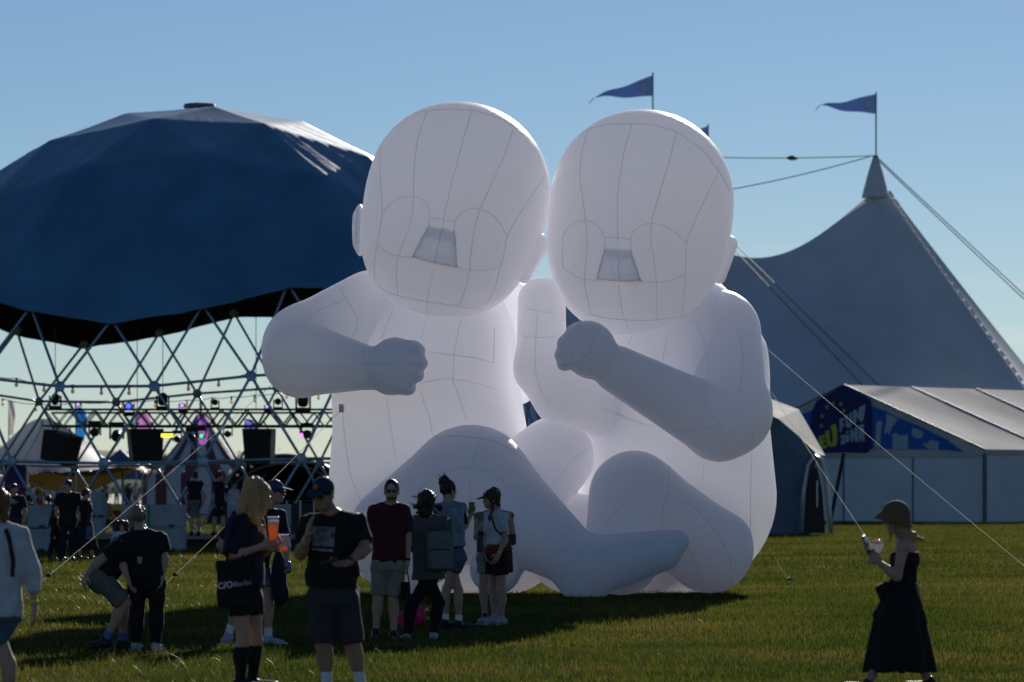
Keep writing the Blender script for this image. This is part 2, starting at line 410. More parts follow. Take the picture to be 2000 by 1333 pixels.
        bmesh.ops.delete(bm, geom=kill, context='FACES'); bm.to_mesh(hd); bm.free()
        nz = mobj('nose', v, f, NYLON, s.root)
        MB().tube([Vector(v[b0+j])+Vector((0, -.004, 0)) for j in range(n)], .0045, 5).build('nose_seam', SEAM, nz, smooth=True)
        for e in (0, n-1): MB().tube([Vector(v[i*n+e])+Vector((0, -.01, 0)) for i in range(rows)], .0045, 5).build('nose_seam', SEAM, nz, smooth=True)
        m = n//2; MB().tube([Vector(v[i*n+m])+Vector((0, -.004, 0)) for i in range(rows)], .0045, 5).build('nose_seam', SEAM, nz, smooth=True)

A = Baby(820)
A.cone('torso', (818, 985, 1.7, 184), (832, 720, 1.7, 178)).cone('torso', (832, 720, 1.7, 170), (862, 640, 1.6, 130), .5).ell('torso', 890, 880, 1.5, 140, 150, 1.2, 0, .5).ell('torso', 965, 1062, 1.3, 135, 106, 1.0, 0, .5)
A.ell('head', 897, 372, .9, 181, 175, 1.45, 12).ell('head', 862, 505, .75, 146, 118, 1.2, 8, .9)
A.cone('arm1', (728, 612, 1.5, 86), (600, 680, .55, 86)).cone('arm1', (600, 680, .55, 80), (588, 702, .1, 76), .2)
A.cone('arm1', (592, 702, .0, 74), (718, 719, -.55, 43), .04).ell('arm1', 768, 716, -.72, 50, 57, .42, 20, .10)
for x, y, r in ((806, 683, 25), (812, 707, 24), (806, 731, 23), (789, 755, 24)): A.ell('arm1', x, y, -.85, r, r*.72, .26, 15, .05)
A.cone('leg1', (790, 1050, .6, 112), (915, 958, -.1, 122)).cone('leg1', (925, 955, -.1, 118), (1120, 1090, -.7, 56), .2)
A.cone('leg1', (1142, 1110, -.8, 62), (1292, 1076, -1.0, 40), .15).ell('leg1', 1142, 1150, -.8, 26, 26, .25, 0, .3).ell('leg1', 1320, 1060, -1.0, 26, 23, .25, -30, .1)
A.cone('leg2', (960, 985, 1.2, 95), (1082, 892, .7, 74)).cone('leg2', (1082, 895, .7, 72), (995, 1070, -.3, 52), .2)
A.cone('leg2', (985, 1078, -.45, 44), (968, 1112, -.5, 50), .15)
A.cone('arm2', (985, 612, 2.0, 72), (1006, 742, 2.4, 52))
A.cone('ear1', (705, 425, 1.2, 15), (704, 475, 1.2, 14), .05).ell('ear1', 703, 450, 1.25, 14, 52, .4, 0, .06)
A.cone('ear2', (1050, 478, .75, 23), (1024, 540, .6, 15), .05)
A.make(['torso', 'head', 'arm1', 'arm2', 'leg1', 'leg2', 'ear1', 'ear2'], 'inflatable_baby',
       'white inflatable baby at left, head tilted, leg stretched across its neighbour')
B = Baby(1310)
B.cone('torso', (1322, 968, 1.7, 200), (1312, 720, 1.7, 184)).cone('torso', (1312, 720, 1.7, 175), (1290, 640, 1.6, 130), .5)
B.ell('head', 1254, 393, .9, 182, 181, 1.45, 0).ell('head', 1232, 532, .75, 147, 125, 1.2, 0, .9)
B.cone('arm1', (1402, 650, 1.3, 86), (1418, 805, .35, 86)).cone('arm1', (1418, 805, .35, 86), (1404, 828, .0, 74), .2)
B.cone('arm1', (1404, 830, .0, 70), (1205, 722, -.6, 46), .04).ell('arm1', 1152, 684, -.75, 52, 58, .42, -28, .10)
for x, y, r in ((1128, 648, 25), (1112, 668, 25), (1106, 690, 24), (1108, 709, 21)): B.ell('arm1', x, y, -.9, r, r*.72, .26, -20, .05)
B.cone('arm2', (1058, 588, .6, 47), (1058, 720, .5, 50)).cone('arm2', (1058, 720, .5, 50), (1100, 772, .5, 56), .2).cone('arm2', (1100, 772, .5, 56), (1190, 800, 1.0, 62), .2)
B.cone('leg1', (1238, 966, .0, 78), (1385, 1072, .6, 88)).cone('leg1', (1238, 970, .0, 78), (1212, 1085, -.2, 78), .3)
B.cone('leg2', (1120, 1062, 1.0, 100), (1260, 1075, 1.1, 88))
B.cone('ear1', (1423, 478, .9, 18), (1405, 542, .8, 13), .05)
B.make(['torso', 'head', 'arm1', 'arm2', 'leg1', 'leg2', 'ear1'], 'inflatable_baby',
       'white inflatable baby at right, upright head, fist raised under its chin')

def cz(pts, ox, oy, k): return [(ox+x/k, oy+y/k) for x, y in pts]
for q in ([(762,80),(720,200),(706,330),(705,435),(700,530),(660,640),(640,690),(630,760),(640,850)],
          [(950,75),(905,230),(865,380),(830,535),(822,590)], [(792,740),(770,830),(760,880),(760,940)],
          [(1125,150),(1085,270),(1030,390),(985,487),(960,570),(945,670),(940,750),(920,840),(895,895)],
          [(565,230),(562,330),(572,430),(575,510),(560,590),(552,640),(540,720),(540,800)],
          [(1270,335),(1190,450),(1120,560),(1095,605),(1085,680),(1068,740),(1045,830),(1010,890)],
          [(575,510),(600,470),(650,440),(705,435),(750,450),(775,495),(772,560),(750,610)], [(552,640),(590,675),(640,690),(700,695)],
          [(870,600),(880,545),(890,515),(930,490),(985,487),(1050,525),(1080,570),(1095,605)], [(888,735),(945,750),(1010,750),(1068,735)],
          [(778,528),(830,535),(880,545)], [(540,800),(580,835),(640,855),(700,868),(760,880),(840,892),(895,900),(960,912)],
          [(640,130),(705,92),(800,72),(950,75),(1060,110),(1125,148),(1210,230),(1270,290)],
          [(620,915),(590,980),(570,1040)], [(760,955),(738,1020),(735,1080)], [(903,955),(888,1020),(875,1105),(870,1205)],
          [(770,1090),(875,1105),(960,1115),(1040,1138)], [(1045,985),(1040,1138)],
          [(380,790),(420,865),(480,965),(430,1060)], [(230,985),(300,920),(420,868)],
          [(80,1110),(150,1140),(280,1160),(400,1150),(500,1140),(640,1140)], [(500,1080),(497,1140),(520,1215)]):
    A.seam(cz(q, 480, 180, 2.15))
for q in ([(105,190),(115,300),(135,440),(180,555)], [(285,110),(305,250),(325,370)], [(430,100),(465,200),(480,280)], [(560,45),(600,150),(625,235)],
          [(400,70),(500,45),(560,42),(640,55),(740,85)], [(470,290),(560,280),(680,290),(760,310),(850,370)],
          [(680,290),(645,390),(630,460),(635,550)], [(400,530),(480,450),(560,420),(630,410),(720,430),(800,490),(870,600),(960,700),(1040,760)],
          [(1150,700),(1080,780),(1010,875)], [(1130,330),(1060,380),(990,470)]):
    A.seam(cz(q, 620, 720, 2.128))
for q in ([(365,155),(335,250),(327,360),(345,480),(350,530),(362,640),(345,790),(360,870),(375,930)],
          [(548,135),(510,260),(487,420),(487,640)], [(488,812),(500,880),(515,960),(545,1015)],
          [(735,170),(700,300),(660,430),(628,545),(625,620),(640,700),(650,800),(650,955)],
          [(908,335),(840,480),(790,580),(775,632),(770,770),(765,880),(750,940)],
          [(300,200),(365,155),(450,135),(548,133),(640,140),(735,165),(850,250),(910,330),(960,420)],
          [(253,610),(280,560),(350,530),(410,560),(437,610),(430,680)], [(258,738),(300,770),(345,790),(395,790)], [(253,610),(258,738)],
          [(545,680),(537,620),(545,590),(580,560),(628,545),(700,565),(775,632)], [(580,797),(650,800),(710,795),(770,765)],
          [(437,612),(487,610),(537,618)], [(360,930),(440,950),(515,957),(600,960),(650,957),(740,945),(780,930)],
          [(810,960),(850,1040),(868,1130),(860,1230),(845,1300)], [(985,985),(1010,1080),(1010,1180),(1000,1260)],
          [(695,1020),(675,1130),(660,1240)], [(545,1030),(505,1120)],
          [(100,910),(170,922),(230,935)], [(150,935),(143,1040),(140,1160),(160,1250),(200,1310)], [(90,1025),(145,1035),(230,1025)],
          [(390,1010),(380,1080),(320,1140)], [(500,1140),(430,1190),(400,1240)]):
    B.seam(cz(q, 980, 180, 2.15))
for q in ([(1460,400),(1465,460),(1440,570),(1430,650)], [(1190,660),(1260,570),(1340,525),(1460,520),(1560,570),(1660,680),(1720,800),(1720,900)],
          [(1320,670),(1350,630),(1430,620),(1500,680),(1570,790),(1600,910)], [(1600,130),(1660,220),(1690,250),(1700,330)],
          [(1190,170),(1350,230),(1500,260),(1680,245)], [(1810,240),(1800,480),(1800,700)], [(1605,390),(1600,470)]):
    B.seam(cz(q, 620, 720, 2.128))
A.nose(((838, 440), (888, 450)), ((806, 502), (893, 522)), 14, .34)
B.nose(((1182, 484), (1232, 487)), ((1165, 545), (1251, 549)), 14, .34)
h = A.hit(669, 798)[0]
MB().box(h+Vector((0, -.02, 0)), (.11, .012, .13)).build('anchor_patch', mat('patch_grey', (.45,.45,.48)), A.root)

# guy ropes of the babies
ROPE = mat('white_rope', (.8, .78, .74), .6, .1, trans=.5)
PEG = mat('steel_peg', (.25, .25, .26), .4, .1, metal=.8)
def guy(B_, a, g, label, r=.0042):
    h = B_.hit(*a); p = (h[0]+B_.base) if h else W(a[0], a[1], S0, .5)
    o = empty('guy_rope', (g.x, g.y, 0)); tag(o, label, 'rope', 'guy ropes of the inflatable babies')
    q = p-o.location; MB().tube(sag(q, (0, 0, .05), .03), r, 6).build('rope', ROPE, o, smooth=True)
    MB().tube([(0, .03, .16), (0, -.02, -.05)], .012, 6).build('peg', PEG, o)
    MB().lathe([(.03, -.03), (.04, 0), (.03, .03)], q*.06+Vector((0,0,.05)), 8).build('tensioner', mat('black_plastic', (.02,.02,.02), .5), o)
guy(B, (1494, 678), G(2062, 1162), 'long white guy rope from right baby shoulder running off frame right')
guy(B, (1506, 765), G(1757, 1152), 'white guy rope from right baby flank down behind woman with hat')
guy(B, (1512, 1085), G(1543, 1140), 'short white guy rope at lower right base of right baby')
guy(A, (645, 652), G(60, 1160), 'long white guy rope passing under left baby elbow to lower left')
guy(A, (669, 798), G(322, 1148), 'white guy rope from grey patch on left baby flank')
# ------------------------------------------------------------------ geodesic stage dome
DC = W(390, 945, 60.0); DC.z = 0; RD = 11.75; ZC = 2.05; DY0 = F/60.0; AZ0 = R(-9.3)
STEEL = mat('dome_blue_steel', (.24, .33, .42), .38, .15, 3, metal=.55)
PVC = mat('dome_blue_pvc', (.055, .175, .300), .38, .2, .6, .6, 1.6, spec=.5)
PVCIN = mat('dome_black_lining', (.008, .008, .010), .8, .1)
dome = empty('stage_dome', DC); tag(dome, 'large blue geodesic stage dome with open strut base', 'dome')
NH = 25
ZR = [0.0, 2.42, 4.85, 7.25]; DIP = [0, .08, .28, .62]
def hubpos(r, j, R_=None):
    q = AZ0 + (j + (.5 if r % 2 == 0 else 0))*2*math.pi/NH
    z = ZR[r] - DIP[r]*math.cos(5*(q-AZ0))
    rr = math.sqrt(max(.01, (R_ or RD)**2-(z-ZC)**2))
    return Vector((math.sin(q)*rr, -math.cos(q)*rr, z))
STRUT = {}
def strut(a, b):
    L = (b-a).length
    key = round(L, 2)
    if key not in STRUT:
        mb = MB(); r = .044
        mb.tube([(0,0,.08), (0,0,.36), (0,0,key-.36), (0,0,key-.08)], [.045, r, r, .045], 8); STRUT[key] = meshdata('strut', mb.v, mb.f); STRUT[key].materials.append(STEEL)
    o = link('strut', STRUT[key], None, dome, a); o.rotation_mode = 'QUATERNION'; o.rotation_quaternion = (b-a).to_track_quat('Z', 'Y'); return o
hb = MB(); hb.lathe([(.07,-.06),(.15,-.045),(.17,0),(.15,.045),(.07,.06)], n=12)
HUB = meshdata('hub', hb.v, hb.f, False); HUB.materials.append(STEEL)
BOLT = meshdata('bolt', *(lambda m: (m.v, m.f))(MB().lathe([(.03,0),(.03,.03),(.015,.04)], n=6))); BOLT.materials.append(mat('zinc', (.5,.5,.52), .35, .05, metal=.9))
for r in range(4):
    for j in range(NH):
        p = hubpos(r, j)
        if r > 0:
            o = link('hub', HUB, None, dome, p); o.rotation_mode = 'QUATERNION'; o.rotation_quaternion = (p-Vector((0,0,ZC))).to_track_quat('Z', 'X')
            if p.y < 4: link('bolt', BOLT, None, o, (0, 0, .05))
        else:
            MB().box(p+Vector((0,0,.03)), (.5, .5, .05)).build('foot_plate', STEEL, dome)
        if r in (1, 2): strut(p, hubpos(r, (j+1) % NH))
        if r < 3:
            off = 0 if r % 2 else 1
            strut(p, hubpos(r+1, j)); strut(p, hubpos(r+1, (j+1) % NH if r % 2 == 0 else (j-1) % NH))
# fabric cover: taut facets between the hidden hubs, hem along the third ring
gb = bmesh.new(); bmesh.ops.create_icosphere(gb, subdivisions=3, radius=1)
FN = np.array([(f.normal.x, f.normal.y, f.normal.z) for f in gb.faces]); FD = np.array([f.normal.dot(f.verts[0].co) for f in gb.faces]); gb.free()
cR = Matrix.Rotation(R(20), 3, 'Z') @ Matrix.Rotation(R(8), 3, 'X'); FN = FN @ np.array(cR).T
def cover(Rr, rows, cols):
    v = []
    for i in range(rows+1):
        for j in range(cols):
            q = AZ0+2*math.pi*j/cols
            x = (q-AZ0)/(2*math.pi/NH); j0 = math.floor(x); t = x-j0
            # hem is straight between neighbouring hubs
            zh = hubpos(3, j0).z*(1-t)+hubpos(3, j0+1).z*t - .12
            e0 = math.asin((zh-ZC)/Rr); e = e0+(math.pi/2-e0)*(i/rows)
            v.append((math.sin(q)*math.cos(e), -math.cos(q)*math.cos(e), math.sin(e)))
    u = np.array(v); dt = u @ FN.T; r = np.min(np.where(dt > .2, FD/np.maximum(dt, .2), 9), 1)
    r = r/np.percentile(r, 98); ii = np.repeat(np.arange(rows+1), cols)/max(rows, 1); bl = np.clip(ii/.10, 0, 1) if rows > 1 else 0*r; r = 1+(r-1)*bl
    az = np.arctan2(u[:, 0], -u[:, 1]); el = np.arcsin(np.clip(u[:, 2], -1, 1))
    wr = .006*np.sin(az*37+3*np.sin(el*5))*np.sin(el*9+az*3) + .003*np.sin(az*83+el*21)
    low = np.clip(1-(el-.36)/.25, 0, 1); wr = wr*(.35+.5*low) + .010*low*np.sin(el*55+4*np.sin(az*9))*np.clip(np.sin(az*5+1), 0, 1)
    rr = Rr*(1+(r-1)*1.2+wr*.7*np.cos(el)**1.5)
    P = u*rr[:, None]; P[:, 2] += ZC
    f = np.array([(i*cols+j, i*cols+(j+1) % cols, (i+1)*cols+(j+1) % cols, (i+1)*cols+j) for i in range(rows) for j in range(cols)])
    return P, f
P, f = cover(RD+.14, 70, 300); cv = mobj('cover', P, f, PVC, dome)
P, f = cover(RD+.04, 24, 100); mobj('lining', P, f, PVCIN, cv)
hem = [Vector(p) for p in cover(RD+.145, 1, 300)[0][:300]]; MB().tube(hem+[hem[0]], .03, 6, False).build('hem', PVC, cv, smooth=True)
vt = MB().lathe([(.30,-.8),(.30,.12),(.50,.13),(.53,.20),(.50,.27),(.3,.30)], (0, 0, ZC+RD+.02), 20); vt.build('vent_cap', mat('vent_metal', (.16,.17,.18), .5, .1), dome)

# ------------------------------------------------------------------ stage rig inside the dome
BLK = mat('black_rig', (.012, .012, .013), .5, .1); ALU = mat('truss_aluminium', (.14, .14, .145), .45, .1, metal=.7)
def truss(x0, x1, ytop, ybot, s, dy, label):
    a = W(x0, ybot, s, dy); b = W(x1, ybot, s, dy); hgt = (ybot-ytop)/s; L = b.x-a.x; dp = .5
    o = empty('lighting_truss', a); tag(o, label, 'truss', 'lighting trusses in the dome')
    for y in (0, dp):
        for z in (0, hgt): MB().tube([(0, y, z), (L, y, z)], .035, 6).build('chord', ALU, o, smooth=True)
    n = int(L/(hgt*.75)); st = L/n; br = MB().tube([(0, 0, 0), (st, 0, hgt)], .018, 5); me = meshdata('brace', br.v, br.f); me.materials.append(ALU)
    br2 = MB().tube([(0, 0, hgt), (st, 0, 0)], .018, 5); me2 = meshdata('brace', br2.v, br2.f); me2.materials.append(ALU)
    tp = MB().tube([(0, 0, 0), (st, dp, 0)], .018, 5); me3 = meshdata('brace', tp.v, tp.f); me3.materials.append(ALU)
    for i in range(n):
        for y in (0, dp): link('brace', me if i % 2 else me2, None, o, (i*st, y, 0))
        for z in (0, hgt): link('brace', me3, None, o, (i*st, 0, z))
    return o
truss(84, 655, 800, 832, 60, 0, 'black lighting truss across the dome, nearer of the two')
truss(100, 655, 806, 834, 58, 2.5, 'black lighting truss across the dome, farther one')
for x, y0, s in ((108, 690, 60), (268, 690, 60), (318, 668, 60), (500, 690, 60)):
    a = W(x, 800, s); b = W(x, 560, s); o = MB().tube([a, b], .012, 5).build('suspension_cable', BLK); 
    tag(o, {108: 'black hanging cable at left end of lighting truss', 268: 'black hanging cable above middle loudspeaker', 318: 'black hanging cable right of middle loudspeaker', 500: 'black hanging cable above right loudspeaker'}[x], 'cable', 'cables holding the truss')
def speaker(cx, top, w, hgt, s, tilt, yaw, label):
    o = empty('hanging_speaker', W(cx, top+hgt/2, s)); o.rotation_euler = (0, R(tilt), R(yaw)); tag(o, label, 'loudspeaker', 'loudspeakers hung under the truss')
    w, hgt = w/s, hgt/s; d = w*.8
    MB().prism([(-w/2, -d/2, hgt/2), (w/2, -d/2, hgt/2), (w*.46, -d/2, -hgt/2), (-w*.40, -d/2, -hgt/2)], (0, d, 0)).build('cabinet', BLK, o)
    MB().box((0, -d/2-.012, 0), (w*.78, .02, hgt*.9)).build('grille', mat('grille_black', (.02,.02,.022), .7, .2, 60), o)
    for q in (-.3, .3): MB().tube([(w*q, 0, hgt/2), (w*q*.6, 0, hgt/2+.22)], .03, 6).build('rigging_bracket', ALU, o)
speaker(118, 846, 62, 58, 60, 14, -25, 'black wedge loudspeaker hung at left end of truss, tilted')
speaker(283, 838, 66, 66, 60, 0, 14, 'black square loudspeaker hung under middle of truss')
speaker(506, 838, 58, 68, 60, 0, -8, 'tall black loudspeaker hung under right part of truss')
def mover(cx, cy, size, s, up, lens, label, tilt=0):
    o = empty('moving_light', W(cx, cy, s, -.2)); tag(o, label, 'stage light', 'stage lights on the truss'); k = size/s; sg = 1 if up else -1
    MB().box((0, 0, -sg*k*.45), (k*.7, k*.5, k*.25)).build('base', BLK, o)
    for q in (-1, 1): MB().box((q*k*.32, 0, -sg*k*.05), (k*.08, k*.2, k*.6)).build('yoke_arm', BLK, o)
    M = Matrix.Rotation(R(90+tilt), 3, 'X')
    MB().lathe([(k*.14, -k*.3), (k*.25, -k*.2), (k*.26, k*.2), (k*.22, k*.32)], (0, 0, sg*k*.08), 12, M).build('head', BLK, o, smooth=False)
    lm = BLK if lens is None else mat('lens_%d%d%d' % tuple(int(c*9) for c in lens), lens, .3, 0, emit=(lens, 2.0))
    MB().lathe([(k*.17, 0), (k*.17, .012)], (0, -k*.325, sg*k*.08), 12, Matrix.Rotation(R(90), 3, 'X')).build('lens', lm, o)
VI, BL = (.35, .2, .9), (.05, .1, 1.0)
for a in ((108, 782, 34, 60, 1, None, 'black floodlight on left end of truss', 30), (153, 792, 18, 60, 1, VI, 'small stage light glowing violet above blue flag', 0),
          (252, 796, 30, 60, 1, BL, 'stage light with blue lens above middle loudspeaker', 0), (318, 782, 36, 60, 1, None, 'tall black stage light beside blue-lensed one', 70),
          (356, 794, 20, 60, 1, VI, 'small stage light glowing violet near truss middle', 0), (420, 788, 24, 60, 1, None, 'round black spotlight on top of truss', 0),
          (522, 796, 18, 60, 1, VI, 'small stage light glowing violet right on truss', 0), (543, 787, 26, 60, 1, None, 'round black spotlight near right end of truss', 0),
          (592, 783, 42, 60, 1, None, 'big black moving light at right end of truss', 60),
          (185, 842, 34, 60, 0, None, 'black stage light under truss left of middle loudspeaker', 0), (228, 848, 40, 60, 0, None, 'large black drum-shaped light under truss', 20),
          (346, 856, 26, 60, 0, None, 'black stage light under truss beside yellow panel', 0), (374, 854, 32, 60, 0, None, 'black stage light under truss below purple flag', 0),
          (394, 850, 24, 60, 0, (.05, .5, .15), 'stage light with green lens under truss', 0), (445, 846, 26, 60, 0, None, 'black stage light under truss left of tall loudspeaker', 0),
          (600, 846, 34, 60, 0, None, 'black stage light under right end of truss', 0)): mover(*a)
for x0, x1, y, c, lb in ((315, 338, 851, (1, .7, .02), 'lit yellow light bar under the truss'), (586, 607, 850, (.9, .15, 1), 'lit magenta light bar under right end of truss')):
    o = empty('light_bar', W((x0+x1)/2, y, 60, -.3)); tag(o, lb, 'stage light', 'coloured light bars')
    w = (x1-x0)/60; MB().box((0, .08, .05), (w*1.1, .14, .16)).build('housing', BLK, o); MB().box((0, 0, 0), (w, .03, .11)).build('light_panel', mat('glow_'+lb[4:7], c, .4, 0, emit=(c, 2.2)), o)
CAB = mat('black_cable', (.01, .01, .01), .5, 0); GLB = mat('bulb_glass', (.9, .75, .55), .15, 0, trans=.5, emit=((1, .55, .25), .1))
def string(pts, s, label):
    o = empty('string_light', W(*pts[0], s)); tag(o, label, 'string lights', 'bulb strings in the dome'); b0 = o.location
    P_ = [W(x, y-13, s)-b0 for x, y in pts]; line = []
    for p, q in zip(P_[:-1], P_[1:]): line += sag(p, q, .05, 4)[:-1]
    MB().tube(line+[P_[-1]], .012, 4).build('cable', CAB, o)
    for p in P_:
        b = MB().lathe([(.02, 0), (.035, -.02), (.035, -.10), (.03, -.12)], p, 8).build('lamp_socket', CAB, o)
        MB().lathe([(.025, -.12), (.05, -.17), (.058, -.21), (.045, -.255), (.015, -.27)], p, 10).build('bulb', GLB, o, smooth=True)
string([(-20,745),(32,752),(86,762),(142,765),(198,768),(252,768),(310,763),(368,760),(427,752),(486,742),(537,745),(590,735)], 64, 'string of light bulbs along front ring of dome')
string([(5,792),(70,803),(150,800),(240,797),(303,795),(365,795),(415,790),(452,788),(497,785),(560,778),(622,780)], 54, 'string of light bulbs along rear ring of dome')

# ------------------------------------------------------------------ deck, ballast blocks, barriers, benches
WOOD = mat('deck_wood', (.26, .19, .12), .8, .3, 4, .3, 30)
dk = empty('stage_deck', (W(330, 1060, 72).x, 103.5, 0)); tag(dk, 'low wooden plank deck in front of the dome', 'deck')
MB().box((0, 4.0, .12), (11.5, 8.0, .23)).build('deck_base', mat('deck_dark', (.05,.045,.04), .9), dk)
pl = MB().box((0, 0, 0), (11.6, .27, .045)); plm = meshdata('plank', pl.v, pl.f, False); plm.materials.append(WOOD)
for i in range(28): o = link('plank', plm, None, dk, (random.uniform(-.05, .05), -.02+i*.29, .262+random.uniform(-.004, .004)))
CONC = mat('ballast_concrete', (.27, .31, .33), .9, .15, 3, .3, 15); STRAP = mat('green_strap', (.02, .22, .07), .6, .1)
def block(px0, px1, pyb, n, label, h=.6, strap=None):
    a = G(px0, pyb); b = G(px1, pyb); w = b.x-a.x
    for k in range(n):
        o = empty('concrete_block', ((a.x+b.x)/2, a.y+.35, k*h)); tag(o, label+(', lower one' if n > 1 and k == 0 else ', upper one' if n > 1 else ''), 'concrete block', 'ballast blocks of the dome')
        S = SDF().box((0, 0, h/2), (w/2, .34, h/2-.008), rr=.03); v, f = sdf_mesh(S, S.lo, S.hi, .06); mobj('body', v, f, CONC, o)
        for q in (-.3, .3): MB().box((w*q, -.343, .05), (.16, .012, .08)).build('fork_slot', mat('slot_dark', (.05,.055,.06)), o)
        if strap and k == n-1: MB().box((w*strap, -.352, h*.5), (.06, .006, h*1.0)).box((w*strap, 0, h+.004), (.06, .71, .006)).build('ratchet_strap', STRAP, o)
block(236, 360, 1077, 2, 'grey concrete ballast block stacked behind woman with light hair bun', strap=-.06)
block(20, 96, 1079, 2, 'grey concrete ballast block stacked at far left behind walking girl', strap=-.1)
block(-70, 17, 1079, 2, 'grey concrete ballast block stacked at left picture edge')
block(176, 202, 1062, 2, 'narrow concrete ballast block stacked beside red bench', .75)
block(443, 470, 1074, 2, 'grey concrete ballast block stacked behind blonde woman')
block(527, 566, 1074, 2, 'grey concrete ballast block stacked between blonde woman and man in cap')
block(255, 340, 1032, 1, 'long pale concrete block lying behind strapped blocks', .75)
for i, (x0, x1) in enumerate(((560, 586), (587, 613), (614, 640))):
    p = W((x0+x1)/2, 945, 62); o = empty('barrier_panel', (p.x, p.y, 0)); tag(o, 'dark crowd barrier panel, %s behind man in cap' % ('left', 'middle', 'right')[i], 'barrier', 'barriers beside the dome')
    w = (x1-x0)/62; MB().box((0, 0, .62), (w-.04, .03, 1.0)).build('infill_panel', mat('barrier_dark', (.025,.027,.03), .6), o)
    MB().tube([(-w/2, 0, 0), (-w/2, 0, 1.2), (w/2, 0, 1.2), (w/2, 0, 0)], .025, 6).build('frame', mat('galvanised', (.45,.46,.48), .4, .1, metal=.7), o)
RED = mat('bench_red', (.22, .02, .015), .6, .2)
def bench(px, s, label):
    p = W(px, 945, s); o = empty('beer_bench', (p.x, p.y, 0)); tag(o, label, 'bench', 'red benches by the dome')
    MB().box((0, 0, .44), (1.6, .26, .035)).build('seat', RED, o)
    MB().box((0, .22, .80), (1.6, .03, .18)).build('backrest', RED, o)
    for q in (-.6, .6): MB().tube([(q, -.12, .0), (q, -.1, .42), (q, .2, .44), (q, .23, .9)], .02, 6).build('leg', mat('leg_dark', (.03,.03,.03), .5), o)
bench(222, 62, 'red slatted bench with seated woman behind walking family'); bench(72, 58, 'red bench at far left behind concrete blocks')

# ------------------------------------------------------------------ tents and flags behind the dome
TW = mat('stretch_tent_white', (.58, .57, .54), .7, .08, 2, .1, 4, trans=.15); MUST = mat('tent_mustard', (.22, .15, .055), .8, .15, trans=.1)
def sheet(fn, nu, nv, flip=False):
    v = [fn(i/nu, j/nv) for i in range(nu+1) for j in range(nv+1)]
    f = [(i*(nv+1)+j, (i+1)*(nv+1)+j, (i+1)*(nv+1)+j+1, i*(nv+1)+j+1) for i in range(nu) for j in range(nv)]
    return v, f
s_ = 42.0
def stretch(u, v):
    x = -60+u*325; pk = 818+ (112*(1-math.exp(-((x-82)/95.0)**2)) if x < 82 else 118*(1-math.exp(-((x-82)/120.0)**2)))
    pk = min(pk, 905+u*20); edge = 915+14*math.sin(u*math.pi*2.0)+(18 if .45 < u < .95 else 0)*math.sin((u-.45)*math.pi*2)
    t = v; y = pk+(edge-pk)*t**.8; return W(x, y, s_, -5*t)
st = empty('stretch_tent', W(100, 945, s_)); st.location.z = 0; tag(st, 'pale stretch tent with mustard underside behind the dome', 'tent')
v, f = sheet(stretch, 40, 12); sc_ = mobj('canopy', [p-st.location for p in v], f, TW, st)
v, f = sheet(lambda a, b: stretch(a, 1)+Vector((0, 9*b, -.06-.9*b*math.sin(a*math.pi)**2)), 40, 6); mobj('underside', [p-st.location for p in v], f, MUST, sc_)
for x, yt in ((-10, 905), (82, 822), (150, 920), (240, 915)):
    p = W(x, yt, s_, -.5)-st.location; MB().tube([(p.x, p.y, 0), p], .06, 8).build('pole', mat('pole_grey', (.3,.3,.3), .5), st)
# striped circus tent
s_ = 34.0; ct = empty('striped_tent', W(392, 945, s_)); ct.location.z = 0; tag(ct, 'red and white striped circus tent seen through the dome', 'tent')
WS = mat('stripe_white', (.5,.5,.54), .7, .1, trans=.1); RS = mat('stripe_red', (.15,.05,.055), .7, .1, trans=.1)
NP = 24
for k in range(NP):
    v = []; f = []
    for i in range(9):
        t = i/8; rr = .25+3.1*t; z = 2.3+3.4*(1-t)**1.5
        for q in (k, k+1): a = 2*math.pi*q/NP; v.append((rr*math.cos(a), rr*math.sin(a), z))
        if i: f.append((2*i-2, 2*i-1, 2*i+1, 2*i))
    for q in (k, k+1): a = 2*math.pi*q/NP; v.append((3.4*math.cos(a), 3.4*math.sin(a), .02))
    f.append((16, 17, 19, 18)); mobj('stripe_panel', v, f, RS if k % 2 else WS, ct, smooth=False)
MB().tube([(0, 0, 0), (0, 0, 6.6)], .08, 8).build('king_pole', mat('pole_grey', (.3,.3,.3)), ct)
for i in range(14):
    a = -math.pi/2+(i-7)*.2; MB().lathe([(.03, .06), (.08, 0), (.03, -.06)], (3.4*math.cos(a), 3.4*math.sin(a), 2.45), 8).build('bulb', GLB, ct, smooth=True)
# blue shell stage with a dark mouth
s_ = 44.0; sh = empty('shell_stage', W(560, 945, s_)); sh.location.z = 0; tag(sh, 'blue half-shell stage with dark arched mouth behind the dome', 'stage')
BLS = mat('shell_blue', (.03, .10, .22), .5, .15, 2)
v, f = sheet(lambda a, b: Vector((3.3*math.cos(math.pi*a)*(1-.35*b)+.9*b, -2+6*b, 2.95*math.sin(math.pi*a)*(1-.45*b)+.02)), 24, 8); mobj('shell', v, f, BLS, sh)
for rr, y in ((3.32, -2.05), (2.9, -1.6)):
    MB().tube([(rr*math.cos(math.pi*i/28), y, rr*.9*math.sin(math.pi*i/28)) for i in range(29)], .07, 8).build('arch_truss', ALU, sh, smooth=True)
v, f = sheet(lambda a, b: Vector((-3.3+6.6*a, 2.8, 2.6*b*math.sin(math.pi*a)**.5)), 16, 6); mobj('backdrop', v, f, mat('backdrop_black', (.01,.01,.012), .9), sh)
for i in range(11):
    a = math.pi*(.12+.076*i); MB().lathe([(.03, .05), (.07, 0), (.03, -.05)], (3.1*math.cos(a), -2.05, 2.8*math.sin(a)), 8).build('bulb', GLB, sh, smooth=True)
MB().box((0, 0, .35), (6, 3.4, .7)).build('stage_floor', BLK, sh)
